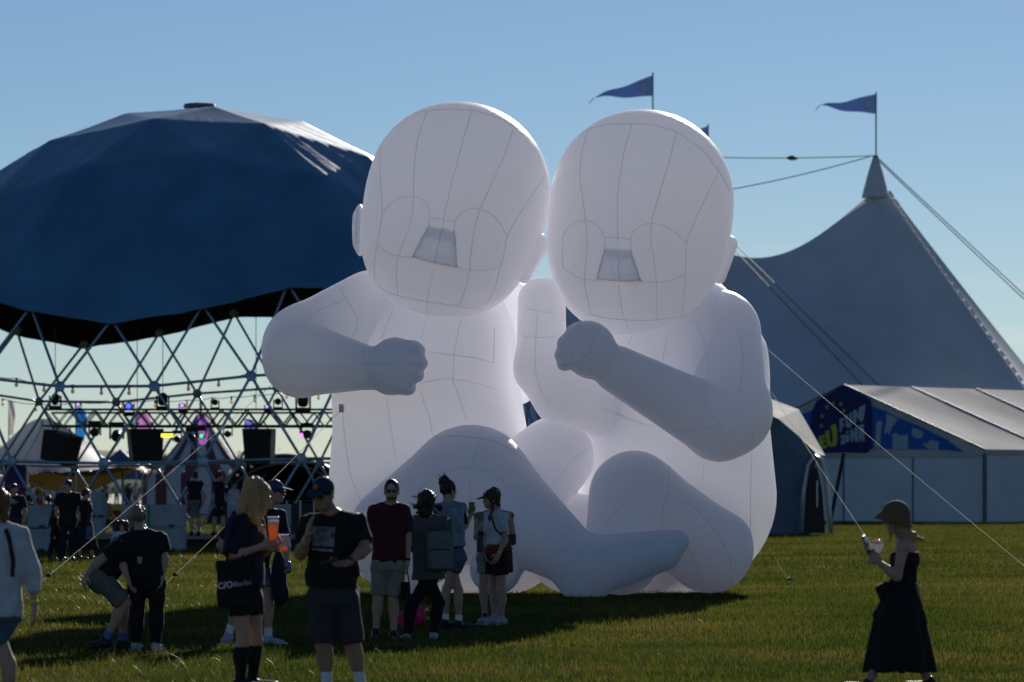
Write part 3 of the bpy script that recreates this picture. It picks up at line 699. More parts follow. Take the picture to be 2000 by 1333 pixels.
# blue and pale gazebos
def gazebo(px, s, w, he, hp, m, label):
    p = W(px, 945, s); o = empty('gazebo', (p.x, p.y, 0)); tag(o, label, 'gazebo', 'gazebos among the crowd'); h = w/2
    v = [(-h,-h,he),(h,-h,he),(h,h,he),(-h,h,he),(0,0,hp),(-h,-h,he-.3),(h,-h,he-.3),(h,h,he-.3),(-h,h,he-.3)]
    mobj('roof', v, [(0,1,4),(1,2,4),(2,3,4),(3,0,4),(5,6,1,0),(6,7,2,1),(7,8,3,2),(8,5,0,3)], m, o, smooth=False)
    for x in (-h, h):
        for y in (-h, h): MB().tube([(x*.97, y*.97, 0), (x*.97, y*.97, he)], .04, 6).build('leg', ALU, o)
gazebo(155, 26, 3.6, 2.1, 3.3, mat('gaz_blue', (.12,.22,.38), .7, .1, trans=.2), 'pale blue pyramid gazebo among far crowd left')
gazebo(235, 30, 4.0, 2.3, 4.0, mat('gaz_navy', (.05,.10,.20), .7, .1), 'dark blue gazebo behind stretch tent edge')
gazebo(330, 24, 4.2, 2.2, 3.2, mat('gaz_white', (.6,.6,.6), .7, .1, trans=.2), 'white gazebo in far crowd left of striped tent')
def feather(px, yt, yb, s, wpx, col, label):
    b = W(px, 945, s); o = empty('feather_flag', (b.x, b.y, 0)); tag(o, label, 'flag', 'feather flags behind the dome')
    zt = EYE+(HZ-yt)/s; zb = EYE+(HZ-yb)/s; w = wpx/s
    MB().tube([(0, 0, 0), (0, 0, zb), (.02, 0, zt)], .03, 6).build('pole', mat('pole_grey', (.3,.3,.3)), o)
    v, f = sheet(lambda a, c: Vector((w*a*(.75+.25*math.sin(c*3)), .15*math.sin(a*4+c*5), zb+(zt-zb)*c-(.25*w*a*a if c > .5 else 0))), 8, 16); mobj('cloth', v, f, mat('flag_'+label.split()[0], col, .7, .1, trans=.4), o)
feather(148, 795, 862, 50, 22, (.03,.20,.55), 'blue feather flag behind left part of truss'); feather(266, 803, 862, 50, 30, (.55,.25,.55), 'pink feather flag above middle loudspeaker')
feather(386, 812, 868, 50, 22, (.42,.16,.62), 'purple feather flag behind green stage light'); feather(478, 818, 842, 50, 30, (.2,.2,.65), 'violet feather flag behind tall loudspeaker')
feather(17, 782, 850, 40, 12, (.45,.42,.40), 'grey feather flag rising behind stretch tent')
# banner with lettering
bn = empty('banner_board', W(30, 945, 56)); bn.location.z = 0; tag(bn, 'purple banner board with pink lettering at far left', 'banner')
zt, zb = EYE+(HZ-908)/56, EYE+(HZ-985)/56
MB().box((0, 0, (zt+zb)/2), (.76, .03, zt-zb)).build('banner_cloth', mat('banner_purple', (.045,.03,.16), .7, .15), bn)
for q in (-.42, .42): MB().box((q, 0, (zt+.02)/2), (.05, .05, zt)).build('post', mat('post_wood', (.5,.38,.16), .7, .2), bn)
PINK = mat('letter_pink', (.55,.12,.35), .7, 0)
for t, z, k in (('ATELIÉR', .62, .19), ('ZVEDAVOSTI', .38, .13)):
    o = link('lettering', text_mesh(t, k), PINK, bn, (0, -.02, zb+z)); o.rotation_euler = (R(90), 0, 0)

# ------------------------------------------------------------------ big top
BT = mat('bigtop_canvas', (.56, .60, .65), .5, .12, .25, .15, 1.2, trans=.18); LACE = mat('lacing_white', (.7,.7,.68), .5, .1)
s_ = 36.6; MA = W(1710, 945, s_); MA.z = 0; MBt = W(1275, 945, s_, 3); MBt.z = 0; MC = W(1383, 945, s_, 16)
bt = empty('big_top_tent', MA); tag(bt, 'huge grey circus tent with peaked masts at right', 'tent')
ZA = EYE+(HZ-374)/s_; ZE = 4.2
dB = MBt-MA
base = [dB+Vector((-14, -4, 0)), dB+Vector((-6, -15, 0)), dB*.5+Vector((0, -15.5, 0)), Vector((9.4, -4.6, 0)), Vector((12.8, 9.5, 0)), Vector((5, 17, 0)), dB*.5+Vector((0, 18, 0)), dB+Vector((-8, 16, 0))]
top = [dB+Vector((-.5,0,0)), dB+Vector((-.35,-.4,0)), None, Vector((.62,-.25,0)), Vector((.75,.1,0)), Vector((.3,.5,0)), None, dB+Vector((-.3,.4,0))]
def ridge(t):            # 0 at mast A, 1 at mast B: sagging ridge
    return dB*t + Vector((0, 0, ZA - .9*t - 3.0*(math.sin(math.pi*t)**1.1)))
def panel(b0, b1, t0, t1, nu=14, nv=22, pw=1.15):
    v = []
    for i in range(nu+1):
        u = i/nu; bb = b0(u) if callable(b0) else b0.lerp(b1, u); bb = Vector((bb.x, bb.y, ZE-.0)) ; tt = t0(u) if callable(t0) else t0.lerp(t1, u)
        for j in range(nv+1):
            w = j/nv; p = tt.lerp(bb, w); p.z = ZE+(tt.z-ZE)*(1-w)**pw - .5*math.sin(math.pi*u)*math.sin(math.pi*w)*(0 if callable(t0) else 1); v.append(p)
    f = [(i*(nv+1)+j, (i+1)*(nv+1)+j, (i+1)*(nv+1)+j+1, i*(nv+1)+j+1) for i in range(nu) for j in range(nv)]
    return v, f
def tz(v, z=None): return Vector((v.x, v.y, ZA if z is None else z))
BF = Vector((1.5, -14, 0))
UB = .6
def fbase(u):          # front edge swings smoothly round from the long side to the right corner
    t = u; return base[1]*(1-t)**2+(BF+Vector((3.0, -3.0, 0)))*2*t*(1-t)+base[3]*t*t
specs = [(fbase, base[3], lambda u: ridge(1-u/UB) if u < UB else tz(Vector((0,0,0))).lerp(tz(top[3]), ((u-UB)/(1-UB))**1.5), None, 1.06), (base[3], base[4], tz(top[3]), tz(top[4]), 1.06), (base[4], base[5], tz(top[4]), tz(top[5]), 1.06),
         (base[5], base[7], lambda u: tz(top[5]).lerp(ridge(u), min(1, u/.2)) if u < .8 else ridge(u).lerp(tz(top[7], ZA-.9), (u-.8)/.2), None, 1.06), (base[7], base[0], tz(top[7], ZA-.9), tz(top[0], ZA-.9), 1.06), (base[0], base[1], tz(top[0], ZA-.9), tz(top[1], ZA-.9), 1.06)]
for b0, b1, t0, t1, pw in specs:
    v, f = panel(b0, b1, t0, t1, 40, 26, pw); mobj('canvas_panel', v, f, BT, bt)
    if callable(b0):
        v, f = sheet(lambda a, c: Vector((b0(a).x, b0(a).y, ZE*c)), 24, 1); mobj('side_wall', v, f, BT, bt); continue
    mobj('side_wall', [(b0.x, b0.y, 0), (b1.x, b1.y, 0), (b1.x, b1.y, ZE), (b0.x, b0.y, ZE)], [(0,1,2,3)], BT, bt, smooth=False)
a, b = tz(top[3]), Vector((base[3].x, base[3].y, ZE))
for i in range(30):
    t = (i+.2)/30; p, q = a.lerp(b, t), a.lerp(b, t+.022); p.z = ZE+(a.z-ZE)*(1-t)**1.06; q.z = ZE+(a.z-ZE)*(1-t-.022)**1.06; o_ = Vector((.03, -.14, .06)); MB().tube([p+o_, q+o_], .07, 5).build('lacing', LACE, bt)
PS = mat('mast_steel', (.10, .11, .12), .5, .1)
def cap(c, parent): MB().lathe([(.74, -.35), (.66, 0), (.40, 1.0), (.18, 1.7), (.10, 1.9)], c, 14).build('mast_cap', BT, parent, smooth=True)
cap(tz(Vector((0,0,0))), bt); cap(Vector((dB.x, dB.y, ZA-.9)), bt)
MB().tube([(0,0,0), (0,0,ZA+1.9)], .15, 8).build('king_pole', PS, bt); MB().tube([(dB.x,dB.y,0), (dB.x,dB.y,ZA+1.9)], .15, 8).build('king_pole', PS, bt)
wires = [((0,0,ZA+1.9), (dB.x,dB.y,ZA+2.2), .15), ((-.3,0,ZA+1.85), (dB.x*.95,dB.y-8,ZA-.8), .2), ((.1,0,ZA+1.8), (19, -4, 1.0), .1), ((.1,0,ZA+1.7), (19.4, -4.6, .6), .3), ((dB.x,dB.y,ZA+1.8), (dB.x+15, dB.y-19, 1.0), .1), ((dB.x,dB.y,ZA+1.8), (dB.x+16.2, dB.y-19, 1.0), .1)]
for p, q, d in wires: MB().tube(sag(p, q, d), .028, 5).build('guy_wire', PS, bt)
MB().lathe([(.05,-.3),(.13,-.1),(.13,.1),(.05,.3)], sag(wires[0][0], wires[0][1], .15)[6]+Vector((.7,0,0)), 8, Matrix.Rotation(R(90), 3, 'Y')).build('turnbuckle', BLK, bt)
def star(r, c, m, parent, name='star', yy=0, rot=0):
    p = []
    for k in range(10):
        a = math.pi/2+k*math.pi/5+rot; q = r if k % 2 == 0 else r*.42; p.append(Vector((c[0]+q*math.cos(a), yy, c[1]+q*math.sin(a))))
    return MB().prism(p, (0, -.012, 0)).build(name, m, parent)
FB = mat('pennant_blue', (.035, .075, .23), .7, .1, trans=.4); YST = mat('star_yellow', (.75, .60, .12), .6, 0, trans=.3)
def pennant(px, ypole, ytop, ybot, xt, yt, s, dy, ybase, label, stars=True, ph=0):
    o = empty('pennant_flag', W(px, ybase, s, dy)); tag(o, label, 'flag', 'blue pennants on the big top'); b = o.location; k = (F/s+dy)/F
    P_ = lambda x, y: W(x, y, s, dy)-b
    MB().tube([(0,0,0), P_(px, ypole)], .045, 6).build('flagpole', PS, o)
    L = (px-xt)*k; zt, zb, ze = P_(px, ytop).z, P_(px, ybot).z, P_(px, yt).z
    wave = lambda a: .16*L*.35*a*math.sin(a*11+ph)
    def fn(a, c):
        h = (1-a)**.92; mid = (zt+zb)/2*(1-a)+ze*a; droop = .10*math.sin(a*9+ph)*a
        return Vector((-L*a, wave(a)+.05*c, mid+(c-.5)*(zt-zb)*h+droop-.10*L*.25*a*(1-a)))
    v, f = sheet(fn, 30, 8); cl = mobj('pennant', v, f, FB, o)
    tip = fn(1, .5); MB().tube([tip, tip+Vector((-.12, 0, -.1)), tip+Vector((-.25, 0, -.28))], .02, 5).build('tassel', FB, cl)
    if stars:
        for q in range(12):
            a = 2*math.pi*q/12; c = fn(.145, .5); rr = (zt-zb)*.27; star(.10, (c.x+rr*.85*math.cos(a), c.z+rr*math.sin(a)), YST, cl, yy=min(c.y, wave(.2), wave(.08))-.06)
pennant(1711, 180, 184, 223, 1602, 208, s_, 0, 304, 'blue pennant with star ring on right mast of big top')
pennant(1275, 142, 147, 188, 1160, 190, s_, 3, 300, 'blue pennant with star ring above right baby head', ph=1.2)
pennant(1383, 243, 246, 285, 1290, 285, s_, 16, 330, 'blue pennant mostly hidden behind right baby head', False, .5)

# ------------------------------------------------------------------ marquee with printed gable
MW = mat('marquee_white', (.50, .48, .45), .9, .18, .5, .12, 3, trans=.06, spec=.05); MWALL = mat('marquee_wall', (.60,.62,.64), .6, .08, .6, .25, 2.2)
al = R(48); pk = W(1648, 752, 43); mq = empty('marquee', (pk.x, pk.y, 0)); mq.rotation_euler = (0, 0, al); tag(mq, 'white gabled marquee with blue printed gable at right', 'marquee')
# local frame: +x along the ridge, gable plane at x=0, +y to the left eave, -y to the right eave
HW = 7.75; ZP = pk.z; EV = 3.25; LEN = 26.0; BAY = 5.2
for side in (-1, 1):
    for i in range(5):
        x0, x1 = i*BAY+.03, (i+1)*BAY-.03
        v, f = sheet(lambda a, b: Vector((x0+(x1-x0)*a, side*HW*b, ZP+(EV-ZP)*b-.10*math.sin(math.pi*a)*math.sin(math.pi*b))), 8, 10); mobj('roof_panel', v, f, MW, mq)
        mobj('side_wall', [(x0, side*HW, .03), (x1, side*HW, .03), (x1, side*HW, EV-.25), (x0, side*HW, EV-.25)], [(0,1,2,3)], MWALL, mq, smooth=False)
        MB().box(((x0+x1)/2, side*(HW+.02), EV-.13), (x1-x0, .05, .24)).build('valance', MW, mq)
    for i in range(6):
        MB().tube([(i*BAY, 0, ZP+.01), (i*BAY, side*HW, EV+.01)], .04, 6).build('rafter', mat('post_grey', (.12,.13,.14), .6), mq)
        MB().box((i*BAY, side*HW, EV/2-.1), (.14, .14, EV-.2)).build('post', mat('post_grey', (.12,.13,.14), .5), mq)
def gp(y, z, x=-.02): return Vector((x, y, z))
mobj('gable', [gp(HW, EV-.05, 0), gp(0, ZP, 0), gp(-HW, EV-.05, 0), gp(-HW, EV-.3, 0), gp(HW, EV-.3, 0)], [(0,1,2,3,4)], MW, mq, smooth=False)
for k in range(4):
    y0, y1 = HW-k*HW/2, HW-(k+1)*HW/2
    v, f = sheet(lambda a, b: gp(y0+(y1-y0)*a-(.03 if a > .5 else -.03), (EV-.32)*b, .02*math.sin(b*9+k)*math.sin(a*7)), 14, 10); mobj('front_wall', v, f, MWALL, mq)
    if k: MB().tube([gp(y0, 0, -.02), gp(y0, EV-.3, -.02)], .04, 6).build('wall_seam', mat('post_grey', (.12,.13,.14)), mq)
MB().box(gp(0, EV-.22, -.03), (.05, 2*HW, .22)).build('valance', MW, mq)
# gable print; helper maps photo pixels onto the gable plane
gn = Matrix.Rotation(al, 3, 'Z')
def onG(px, py, x=-.03):
    d = W(px, py, 43)-Vector((0,0,EYE)); n = gn @ Vector((1,0,0)); o = Vector((0,0,EYE)); p0 = mq.location+gn @ Vector((x,0,0))
    t = (p0-o).dot(n)/d.dot(n); return gn.inverted() @ (o+d*t-mq.location)
def decal(name, pts, m, x=-.03, par=None):
    P_ = [onG(a, b, x) for a, b in pts]; return MB().prism(P_, (-.012, 0, 0)).build(name, m, par or mq)
cg = lambda pts: [(1560+x/5.882, 740+y/5.882) for x, y in pts]
NAVY = mat('print_navy', (.014, .016, .115), .6, .1); CY = mat('print_blue', (.012, .10, .40), .6, .1); LG = mat('print_pale', (.36, .41, .47), .6, .08); YL = mat('print_yellow', (.45, .46, .02), .6, .05)
pb = decal('blue_print', cg([(835,310),(1010,380),(1150,450),(1420,560),(1700,700),(1890,838),(1600,815),(830,805)]), CY)
decal('blue_print', cg([(170,350),(0,430),(-140,510),(-240,600),(-240,800),(165,800)]), CY)
np_ = decal('navy_print', cg([(520,72),(825,235),(850,420),(835,800),(780,858),(520,850),(190,858),(150,760),(130,560),(150,380),(205,255)]), NAVY, -.045)
LT = -.062
for q in ([(245,660),(300,640),(305,672),(270,688),(275,705),(303,695),(308,730),(278,742),(284,772),(330,755),(330,790),(250,820),(225,680)],
          [(305,610),(350,590),(362,720),(378,742),(395,725),(385,590),(365,565),(372,540),(425,515),(432,560),(440,560),(445,720),(425,770),(375,785),(330,755),(318,700)]): decal('lettering', cg(q), YL, LT, np_)
for q in ([(470,470),(520,440),(522,480),(500,492),(500,520),(522,512),(522,548),(500,558),(495,610),(475,615)],
          [(535,430),(560,410),(565,520),(580,525),(585,400),(608,385),(605,540),(580,568),(545,560)],
          [(620,380),(655,350),(690,410),(695,330),(770,295),(745,480),(710,500),(665,430),(660,515),(622,525)],
          [(480,655),(535,640),(535,668),(510,720),(538,712),(538,745),(485,758),(485,730),(510,675),(480,685)],
          [(545,645),(575,640),(585,690),(570,730),(545,728),(535,690)], [(548,605),(575,600),(575,625),(548,628)],
          [(592,585),(620,575),(645,640),(645,560),(675,548),(680,722),(650,725),(622,655),(622,725),(598,728)],
          [(690,540),(745,515),(760,722),(735,725),(732,690),(712,692),(712,725),(690,728)]): decal('lettering', cg(q), LG, LT, np_)
for x, y in ((400,285),(482,292),(327,328),(272,428),(262,542),(520,368)):
    decal('star', cg([(x+(32 if k % 2 == 0 else 13)*math.sin(k*math.pi/5)*.75, y-(32 if k % 2 == 0 else 13)*math.cos(k*math.pi/5)) for k in range(10)]), YL, LT, np_)
for q in ([(865,808),(890,600),(895,520),(910,490),(945,480),(962,500),(955,540),(945,620),(935,810)], [(1010,400),(1140,460),(1105,520),(1070,560),(1040,655),(1025,600),(1000,640),(985,620),(1005,520)],
          [(1080,812),(1078,640),(1110,620),(1150,640),(1160,660),(1255,640),(1255,815)], [(1310,560),(1435,610),(1415,690),(1370,680),(1345,690),(1295,640)],
          [(1425,735),(1480,745),(1500,712),(1560,708),(1612,730),(1605,818),(1500,815),(1440,770)], [(8,600),(22,500),(38,600),(60,600),(75,500),(95,600),(100,740),(0,640)], [(-120,800),(-110,680),(-60,600),(-50,800)]):
    decal('city_silhouette', cg(q), LG, -.05, pb)
MB().tube([W(1648, 888, 46)-mq.location if False else gn.inverted() @ (W(1648, 886, 44)-mq.location), gn.inverted() @ (W(1622, 1018, 44)-mq.location)], .09, 6).build('tie_strap', BLK, mq)
# small entrance tent beside the right baby
s_ = 57.5; et = empty('entrance_tent', W(1570, 945, s_)); et.location.z = 0; tag(et, 'small white tent with shade-grey front and black arched doorway beside right baby', 'tent')
e = lambda x, y, d=0: W(x, y, s_, d)-et.location
v, f = sheet(lambda a, b: e(1430+(1600-1430)*a, (760+62*max(0,(a-.45)/.55)**1.0*2.2 if True else 0), .5+3*b).lerp(e(1430+170*a, 1046, .3), 0) , 10, 3)
mobj('roof', [e(1400,770,2),e(1520,818,0),e(1560,852,0),e(1596,888,0),e(1612,890,4),e(1560,800,5),e(1400,740,6)], [(0,1,5,6),(1,2,5),(2,3,4,5)], MW, et, smooth=False)
mobj('front_wall', [e(1400,770,2),e(1520,818,0),e(1560,852,0),e(1596,888,0),e(1585,960,-.05),e(1582,1046,0),e(1400,1046,1)], [(0,1,2,3,4,5,6)], mat('tent_white_shade', (.10,.15,.21), .6, .15, 1, .2, 3), et, smooth=False)  # white tent wall, its shade put into the dark blue-grey colour
arch = [(1566,1040),(1570,960),(1578,910),(1592,890),(1604,898),(1614,930),(1620,1000),(1624,1042)]
MB().tube([e(x, y, -.4) for x, y in arch], .07, 8).build('door_frame', mat('silver_pvc', (.42,.44,.47), .3, .1, metal=.3), et, smooth=True)
mobj('door_skin', [e(x, y, -.42) for x, y in arch]+[e(x-8, y, .3) for x, y in arch], [(i, i+1, i+9, i+8) for i in range(7)], mat('silver_pvc', (.42,.44,.47)), et)
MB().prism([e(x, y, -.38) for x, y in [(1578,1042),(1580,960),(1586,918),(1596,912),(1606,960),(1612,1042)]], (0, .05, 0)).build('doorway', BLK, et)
MB().box(e(1596, 965, -.45), (.05, .03, .9)).build('door_zip', LACE, et)

# ------------------------------------------------------------------ far trees, hill, crowd
v, f = sheet(lambda a, b: Vector((-900+1800*a, 1700+260*b, (10+9*math.sin(a*7)+5*math.sin(a*19+1))*math.sin(math.pi*b)**.7)), 60, 8); struct('hill', v, f, mat('hill_green', (.035,.055,.03), 1, .3, .02), True)
LEAF = mat('leaf', (.045, .075, .022), .7, .35, .8, trans=.3); BARK = mat('bark', (.08,.06,.045), .9)
def tree(x, y, h, label):
    o = empty('tree', (x, y, 0)); tag(o, label, 'tree', 'far trees behind the crowd')
    t = MB().tube([(0,0,0), (.05*h*.2,0,h*.3), (0,.1,h*.75)], [h*.03, h*.022, h*.008], 7)
    for k in range(5): a = k*1.3; t.tube([(0,0,h*(.3+.07*k)), (math.cos(a)*h*.22, math.sin(a)*h*.22, h*(.5+.08*k))], [h*.012, h*.004], 5)
    t.build('trunk', BARK, o)
    n = 700; c = rng.normal(0, 1, (12, 3))*np.array([h*.17, h*.17, h*.13])+np.array([0, 0, h*.62])
    p = c[rng.integers(0, 12, n)]+rng.normal(0, h*.075, (n, 3)); u = rng.normal(0, h*.03, (n, 3)); w = rng.normal(0, h*.03, (n, 3))
    V_ = np.stack([p, p+u, p+u+w, p+w], 1).reshape(-1, 3); mobj('crown', V_, np.arange(4*n).reshape(-1, 4), LEAF, o, smooth=False)
for i, (px, hh) in enumerate(((30,6),(110,7.5),(180,6.5),(300,7),(322,8),(345,7.5),(362,6.5),(455,7),(560,7.5),(1560,7))):
    y = 640+i*9; tree((px-1000)*y/F, y, hh, 'distant green tree, %s' % ('at far left edge','left of blue gazebo','above blue gazebo','left of yellow light bar','under yellow light bar','right of yellow light bar','left of purple flag','behind shell stage left side','behind shell stage right side','behind entrance tent')[i])
cw = MB(); 
for i in range(230):
    y = random.uniform(250, 620); x = (random.uniform(-20, 660)-1000)*y/F; h = random.uniform(1.5, 1.9); k = random.uniform(.85, 1.15); a = random.uniform(-.1, .1)
    for q in (-.09, .09): cw.tube([(x+q*1.3+a*q, y+q, 0), (x+q, y, h*.48)], [.06*k, .09*k], 5)
    cw.tube([(x, y, h*.44), (x, y, h*.60), (x, y, h*.78), (x, y, h*.84)], [.15*k, .16*k, .21*k, .08], 7)
    for q in (-1, 1): cw.tube([(x+q*.2, y, h*.79), (x+q*.25, y-.05, h*.6), (x+q*random.uniform(.1,.28), y-.15, h*random.uniform(.45, .62))], [.05, .045, .035], 5)
    cw.lathe([(.03, -.12), (.08, -.06), (.095, .02), (.07, .09), (.02, .12)], (x, y, h*.92), 7)
co = cw.build('crowd', None, smooth=True); tag(co, 'far-off festival crowd seen through the dome', 'crowd', kind='stuff')
for nm, c in (('crowd_dark', (.03,.03,.04)), ('crowd_blue', (.05,.08,.2)), ('crowd_white', (.5,.48,.46)), ('crowd_red', (.3,.05,.05)), ('crowd_skin', (.3,.18,.12))): co.data.materials.append(mat(nm, c, .8))
nf = len(co.data.polygons)//230; mi = []
for i in range(230):
    body = random.choice([0,0,0,1,2,2,3]); legs = random.choice([0,0,1,4]); 
    k1 = 2*(5+2); k2 = 3*7+2; k3 = 2*(2*5+2)
    mi += [legs]*k1+[body]*k2+[4]*k3+[4 if random.random() < .3 else 0]*(nf-k1-k2-k3)
co.data.polygons.foreach_set('material_index', mi[:len(co.data.polygons)])
# ------------------------------------------------------------------ people
SK = [mat('skin_fair', (.42,.25,.18), .55, .08, 30), mat('skin_tan', (.34,.19,.125), .55, .08, 30), mat('skin_pale', (.48,.31,.24), .55, .08, 30)]
def cloth(name, c, v=.15, rough=.9): return mat('cloth_'+name, c, rough, v, 9, .25, 60)
C_BLK = cloth('black', (.010,.010,.012)); C_NAVY = cloth('navy', (.012,.014,.032)); C_MAR = cloth('maroon', (.055,.010,.016)); C_WHT = cloth('white', (.48,.48,.52)); C_GRY = cloth('grey', (.085,.095,.10))
C_BEI = cloth('beige', (.22,.20,.16)); C_CHA = cloth('charcoal', (.035,.037,.040)); C_DEN = cloth('denim', (.055,.10,.16), .3); C_LDEN = cloth('light_denim', (.16,.21,.26), .3); C_RUST = cloth('rust', (.14,.03,.015)); C_KHA = cloth('khaki', (.12,.115,.10))
C_PINK = cloth('rose', (.35,.25,.24)); C_PLAID = cloth('plaid', (.12,.12,.14), .6); C_ORG = cloth('orange', (.35,.10,.03)); C_DNAVY = cloth('cap_navy', (.012,.028,.060)); C_STRAW = cloth('hat_brown', (.16,.10,.05))
H_BLK = mat('hair_black', (.012,.010,.010), .45, .3, 60); H_BRN = mat('hair_brown', (.035,.020,.013), .45, .3, 60); H_BLO = mat('hair_blonde', (.40,.28,.14), .5, .4, 70, trans=.35); H_GIN = mat('hair_ginger', (.20,.10,.045), .45, .3, 60, trans=.3); H_ASH = mat('hair_ash', (.22,.18,.13), .5, .35, 70, trans=.2)
SHOE_B = mat('shoe_black', (.012,.012,.013), .5, .1); SHOE_W = mat('shoe_grey', (.35,.36,.38), .6, .15); SOCK_W = cloth('sock_white', (.7,.7,.7)); SOLE = mat('sole', (.5,.5,.5), .7, .1)
GLS = mat('sunglass', (.006,.006,.010), .12, 0, spec=.6); EYE_D = mat('eye_dark', (.02,.015,.012), .2, 0); LIP = mat('lips', (.30,.11,.09), .5, .05)
STRAPM = mat('strap_black', (.012,.012,.013), .6, .1)

class Person:
    def __init__(s, label, sc, px0, J, az, head_az=None, pitch=0, roll=0, skin=0, m=1.0, wd=1.0, fine=1.0, base_z=0.0, group=None, eyes=True, handL=.45, handR=.45, female=False):
        s.sc = sc; s.px0 = px0; s.m = m; s.fine = fine; s.skin = SK[skin]; s.J = J
        s.base = Vector(((px0-1000)/sc, F/sc, base_z)); s.az = R(az)
        s.f = Vector((math.sin(s.az), -math.cos(s.az), 0)); s.l = Vector((math.cos(s.az), math.sin(s.az), 0))
        q = {k: s.p(*v) for k, v in J.items() if not k.startswith('pn')}; s.q = q
        if 'shl' not in q: q['shl'] = q['neck']-s.l*.17*m*wd-Vector((0,0,.045*m)); q['shr'] = q['neck']+s.l*.17*m*wd-Vector((0,0,.045*m))
        q.setdefault('neck', (q['shl']+q['shr'])/2+Vector((0,0,.045*m)))
        if 'hpl' not in q: q['hpl'] = q['pelvis']-s.l*.09*m*wd-Vector((0,0,.03)); q['hpr'] = q['pelvis']+s.l*.09*m*wd-Vector((0,0,.03))
        up = (q['neck']-q['pelvis']).normalized(); s.up = up
        ff = (s.f-up*s.f.dot(up)).normalized(); ll = ff.cross(up).normalized()
        if ll.dot(s.l) < 0: ll = -ll
        s.M = np.array([V3(ll), V3(ff), V3(up)]); s.ff = ff; s.ll = ll; s.wd = wd
        for k in ('l', 'r'):
            a = q['an'+k]; q.setdefault('to'+k, Vector((a.x, a.y, max(.035, a.z-.05)))+s.f*.15*m)
        # head frame
        ha = R(az if head_az is None else head_az); pt = R(pitch); rl = R(roll)
        hf = Vector((math.sin(ha)*math.cos(pt), -math.cos(ha)*math.cos(pt), math.sin(pt))); hl = Vector((math.cos(ha), math.sin(ha), 0)); hu = hl.cross(hf) if hl.cross(hf).z > 0 else hf.cross(hl)
        hl, hu = hl*math.cos(rl)+hu*math.sin(rl), hu*math.cos(rl)-hl*math.sin(rl)
        s.hl, s.hf, s.hu = hl, hf, hu; s.HM = np.array([V3(hl), V3(hf), V3(hu)]); s.hk = m*(.96 if female else 1.0)
        s.body(label, group, eyes, handL, handR)
    def p(s, px, py, dy=0): return Vector(((px-s.px0)/s.sc, dy, EYE+(HZ-py)/s.sc-s.base.z))
    def h(s, x, y, z): return s.q['head']+(s.hl*x+s.hf*y+s.hu*z)*s.hk
    def body(s, label, group, eyes, hL, hR):
        q, m, M, w = s.q, s.m, s.M, s.wd; S = SDF(); up = s.up
        ch = q['neck'].lerp(q['pelvis'], .30); be = q['neck'].lerp(q['pelvis'], .66)
        S.ell(ch, (.150*m*w, .098*m, .185*m), M, .05); S.ell(be, (.128*m*w, .090*m, .16*m), M, .08); S.ell(q['pelvis']-up*.01, (.150*m*w, .110*m, .12*m), M, .07)
        S.cone(q['neck']-up*.03, s.h(0, -.02, -.08), .060*m, .050*m, .04)
        for k in 'lr':
            sh, el, wr = q['sh'+k], q['el'+k], q['wr'+k]
            S.cone(q['neck']-up*.02*m, sh, .052*m, .052*m, .05); S.cone(sh, el, .053*m*w, .041*m*w, .04); S.cone(el, wr, .042*m*w, .027*m, .02)
            S.ell(el.lerp(wr, .28), (.043*m*w,)*3, k=.03)
            hp, kn, an, to = q['hp'+k], q['kn'+k], q['an'+k], q['to'+k]
            S.cone(hp, kn, .086*m*w, .055*m*w, .05); S.cone(kn, an, .052*m*w, .036*m, .03); S.ell(kn.lerp(an, .30)-s.f*.018, (.054*m*w, .054*m*w, .10*m), k=.04)
            S.cone(an-Vector((0,0,.03)), to, .038*m, .030*m, .03)
        v, f = sdf_mesh(S, S.lo, S.hi, .018*s.fine*max(m, .7)); V_ = [v]; F_ = [f]; n = len(v)
        # head
        H = SDF(); k = s.hk; hm = s.HM
        H.ell(s.h(0, -.012, .028), (.076*k, .096*k, .100*k), hm, .02); H.ell(s.h(0, .028, -.055), (.056*k, .066*k, .068*k), hm, .05); H.ell(s.h(0, .062, -.088), (.026*k, .022*k, .020*k), hm, .03)
        H.cone(s.h(0, .085, .012), s.h(0, .112, -.028), .008*k, .014*k, .015); H.ell(s.h(0, .094, .022), (.05*k, .012*k, .010*k), hm, .02)
        for e in (-1, 1):
            H.ell(s.h(e*.077, -.008, -.01), (.010*k, .020*k, .032*k), hm, .008); H.ell(s.h(e*.042, .062, -.022), (.02*k, .018*k, .016*k), hm, .02)
            H.sub('ell', (V3(s.h(e*.032, .098, .004)), V3((.018*k, .014*k, .010*k)), hm), .012)
        H.cone(s.h(0, -.02, -.06), q['neck']-up*.02, .051*m, .058*m, .03)
        v, f = sdf_mesh(H, H.lo, H.hi, .0095*s.fine); V_.append(v); F_.append(f+n); n += len(v)
        for kk, curl in (('l', hL), ('r', hR)):
            v, f = s.hand(kk, curl); V_.append(v); F_.append(f+n); n += len(v)
        s.o = mobj('person', np.concatenate(V_), np.concatenate(F_), s.skin, None, s.base); tag(s.o, label, 'person', group)
        if eyes and s.fine < 1.5:
            for e in (-1, 1):
                s.kid('eye', SDF().ell(s.h(e*.031, .081, .004), (.013*k, .010*k, .008*k), hm), .006, EYE_D)
            s.kid('lips', SDF().ell(s.h(0, .092, -.058), (.022*k, .010*k, .008*k), hm), .006, LIP)
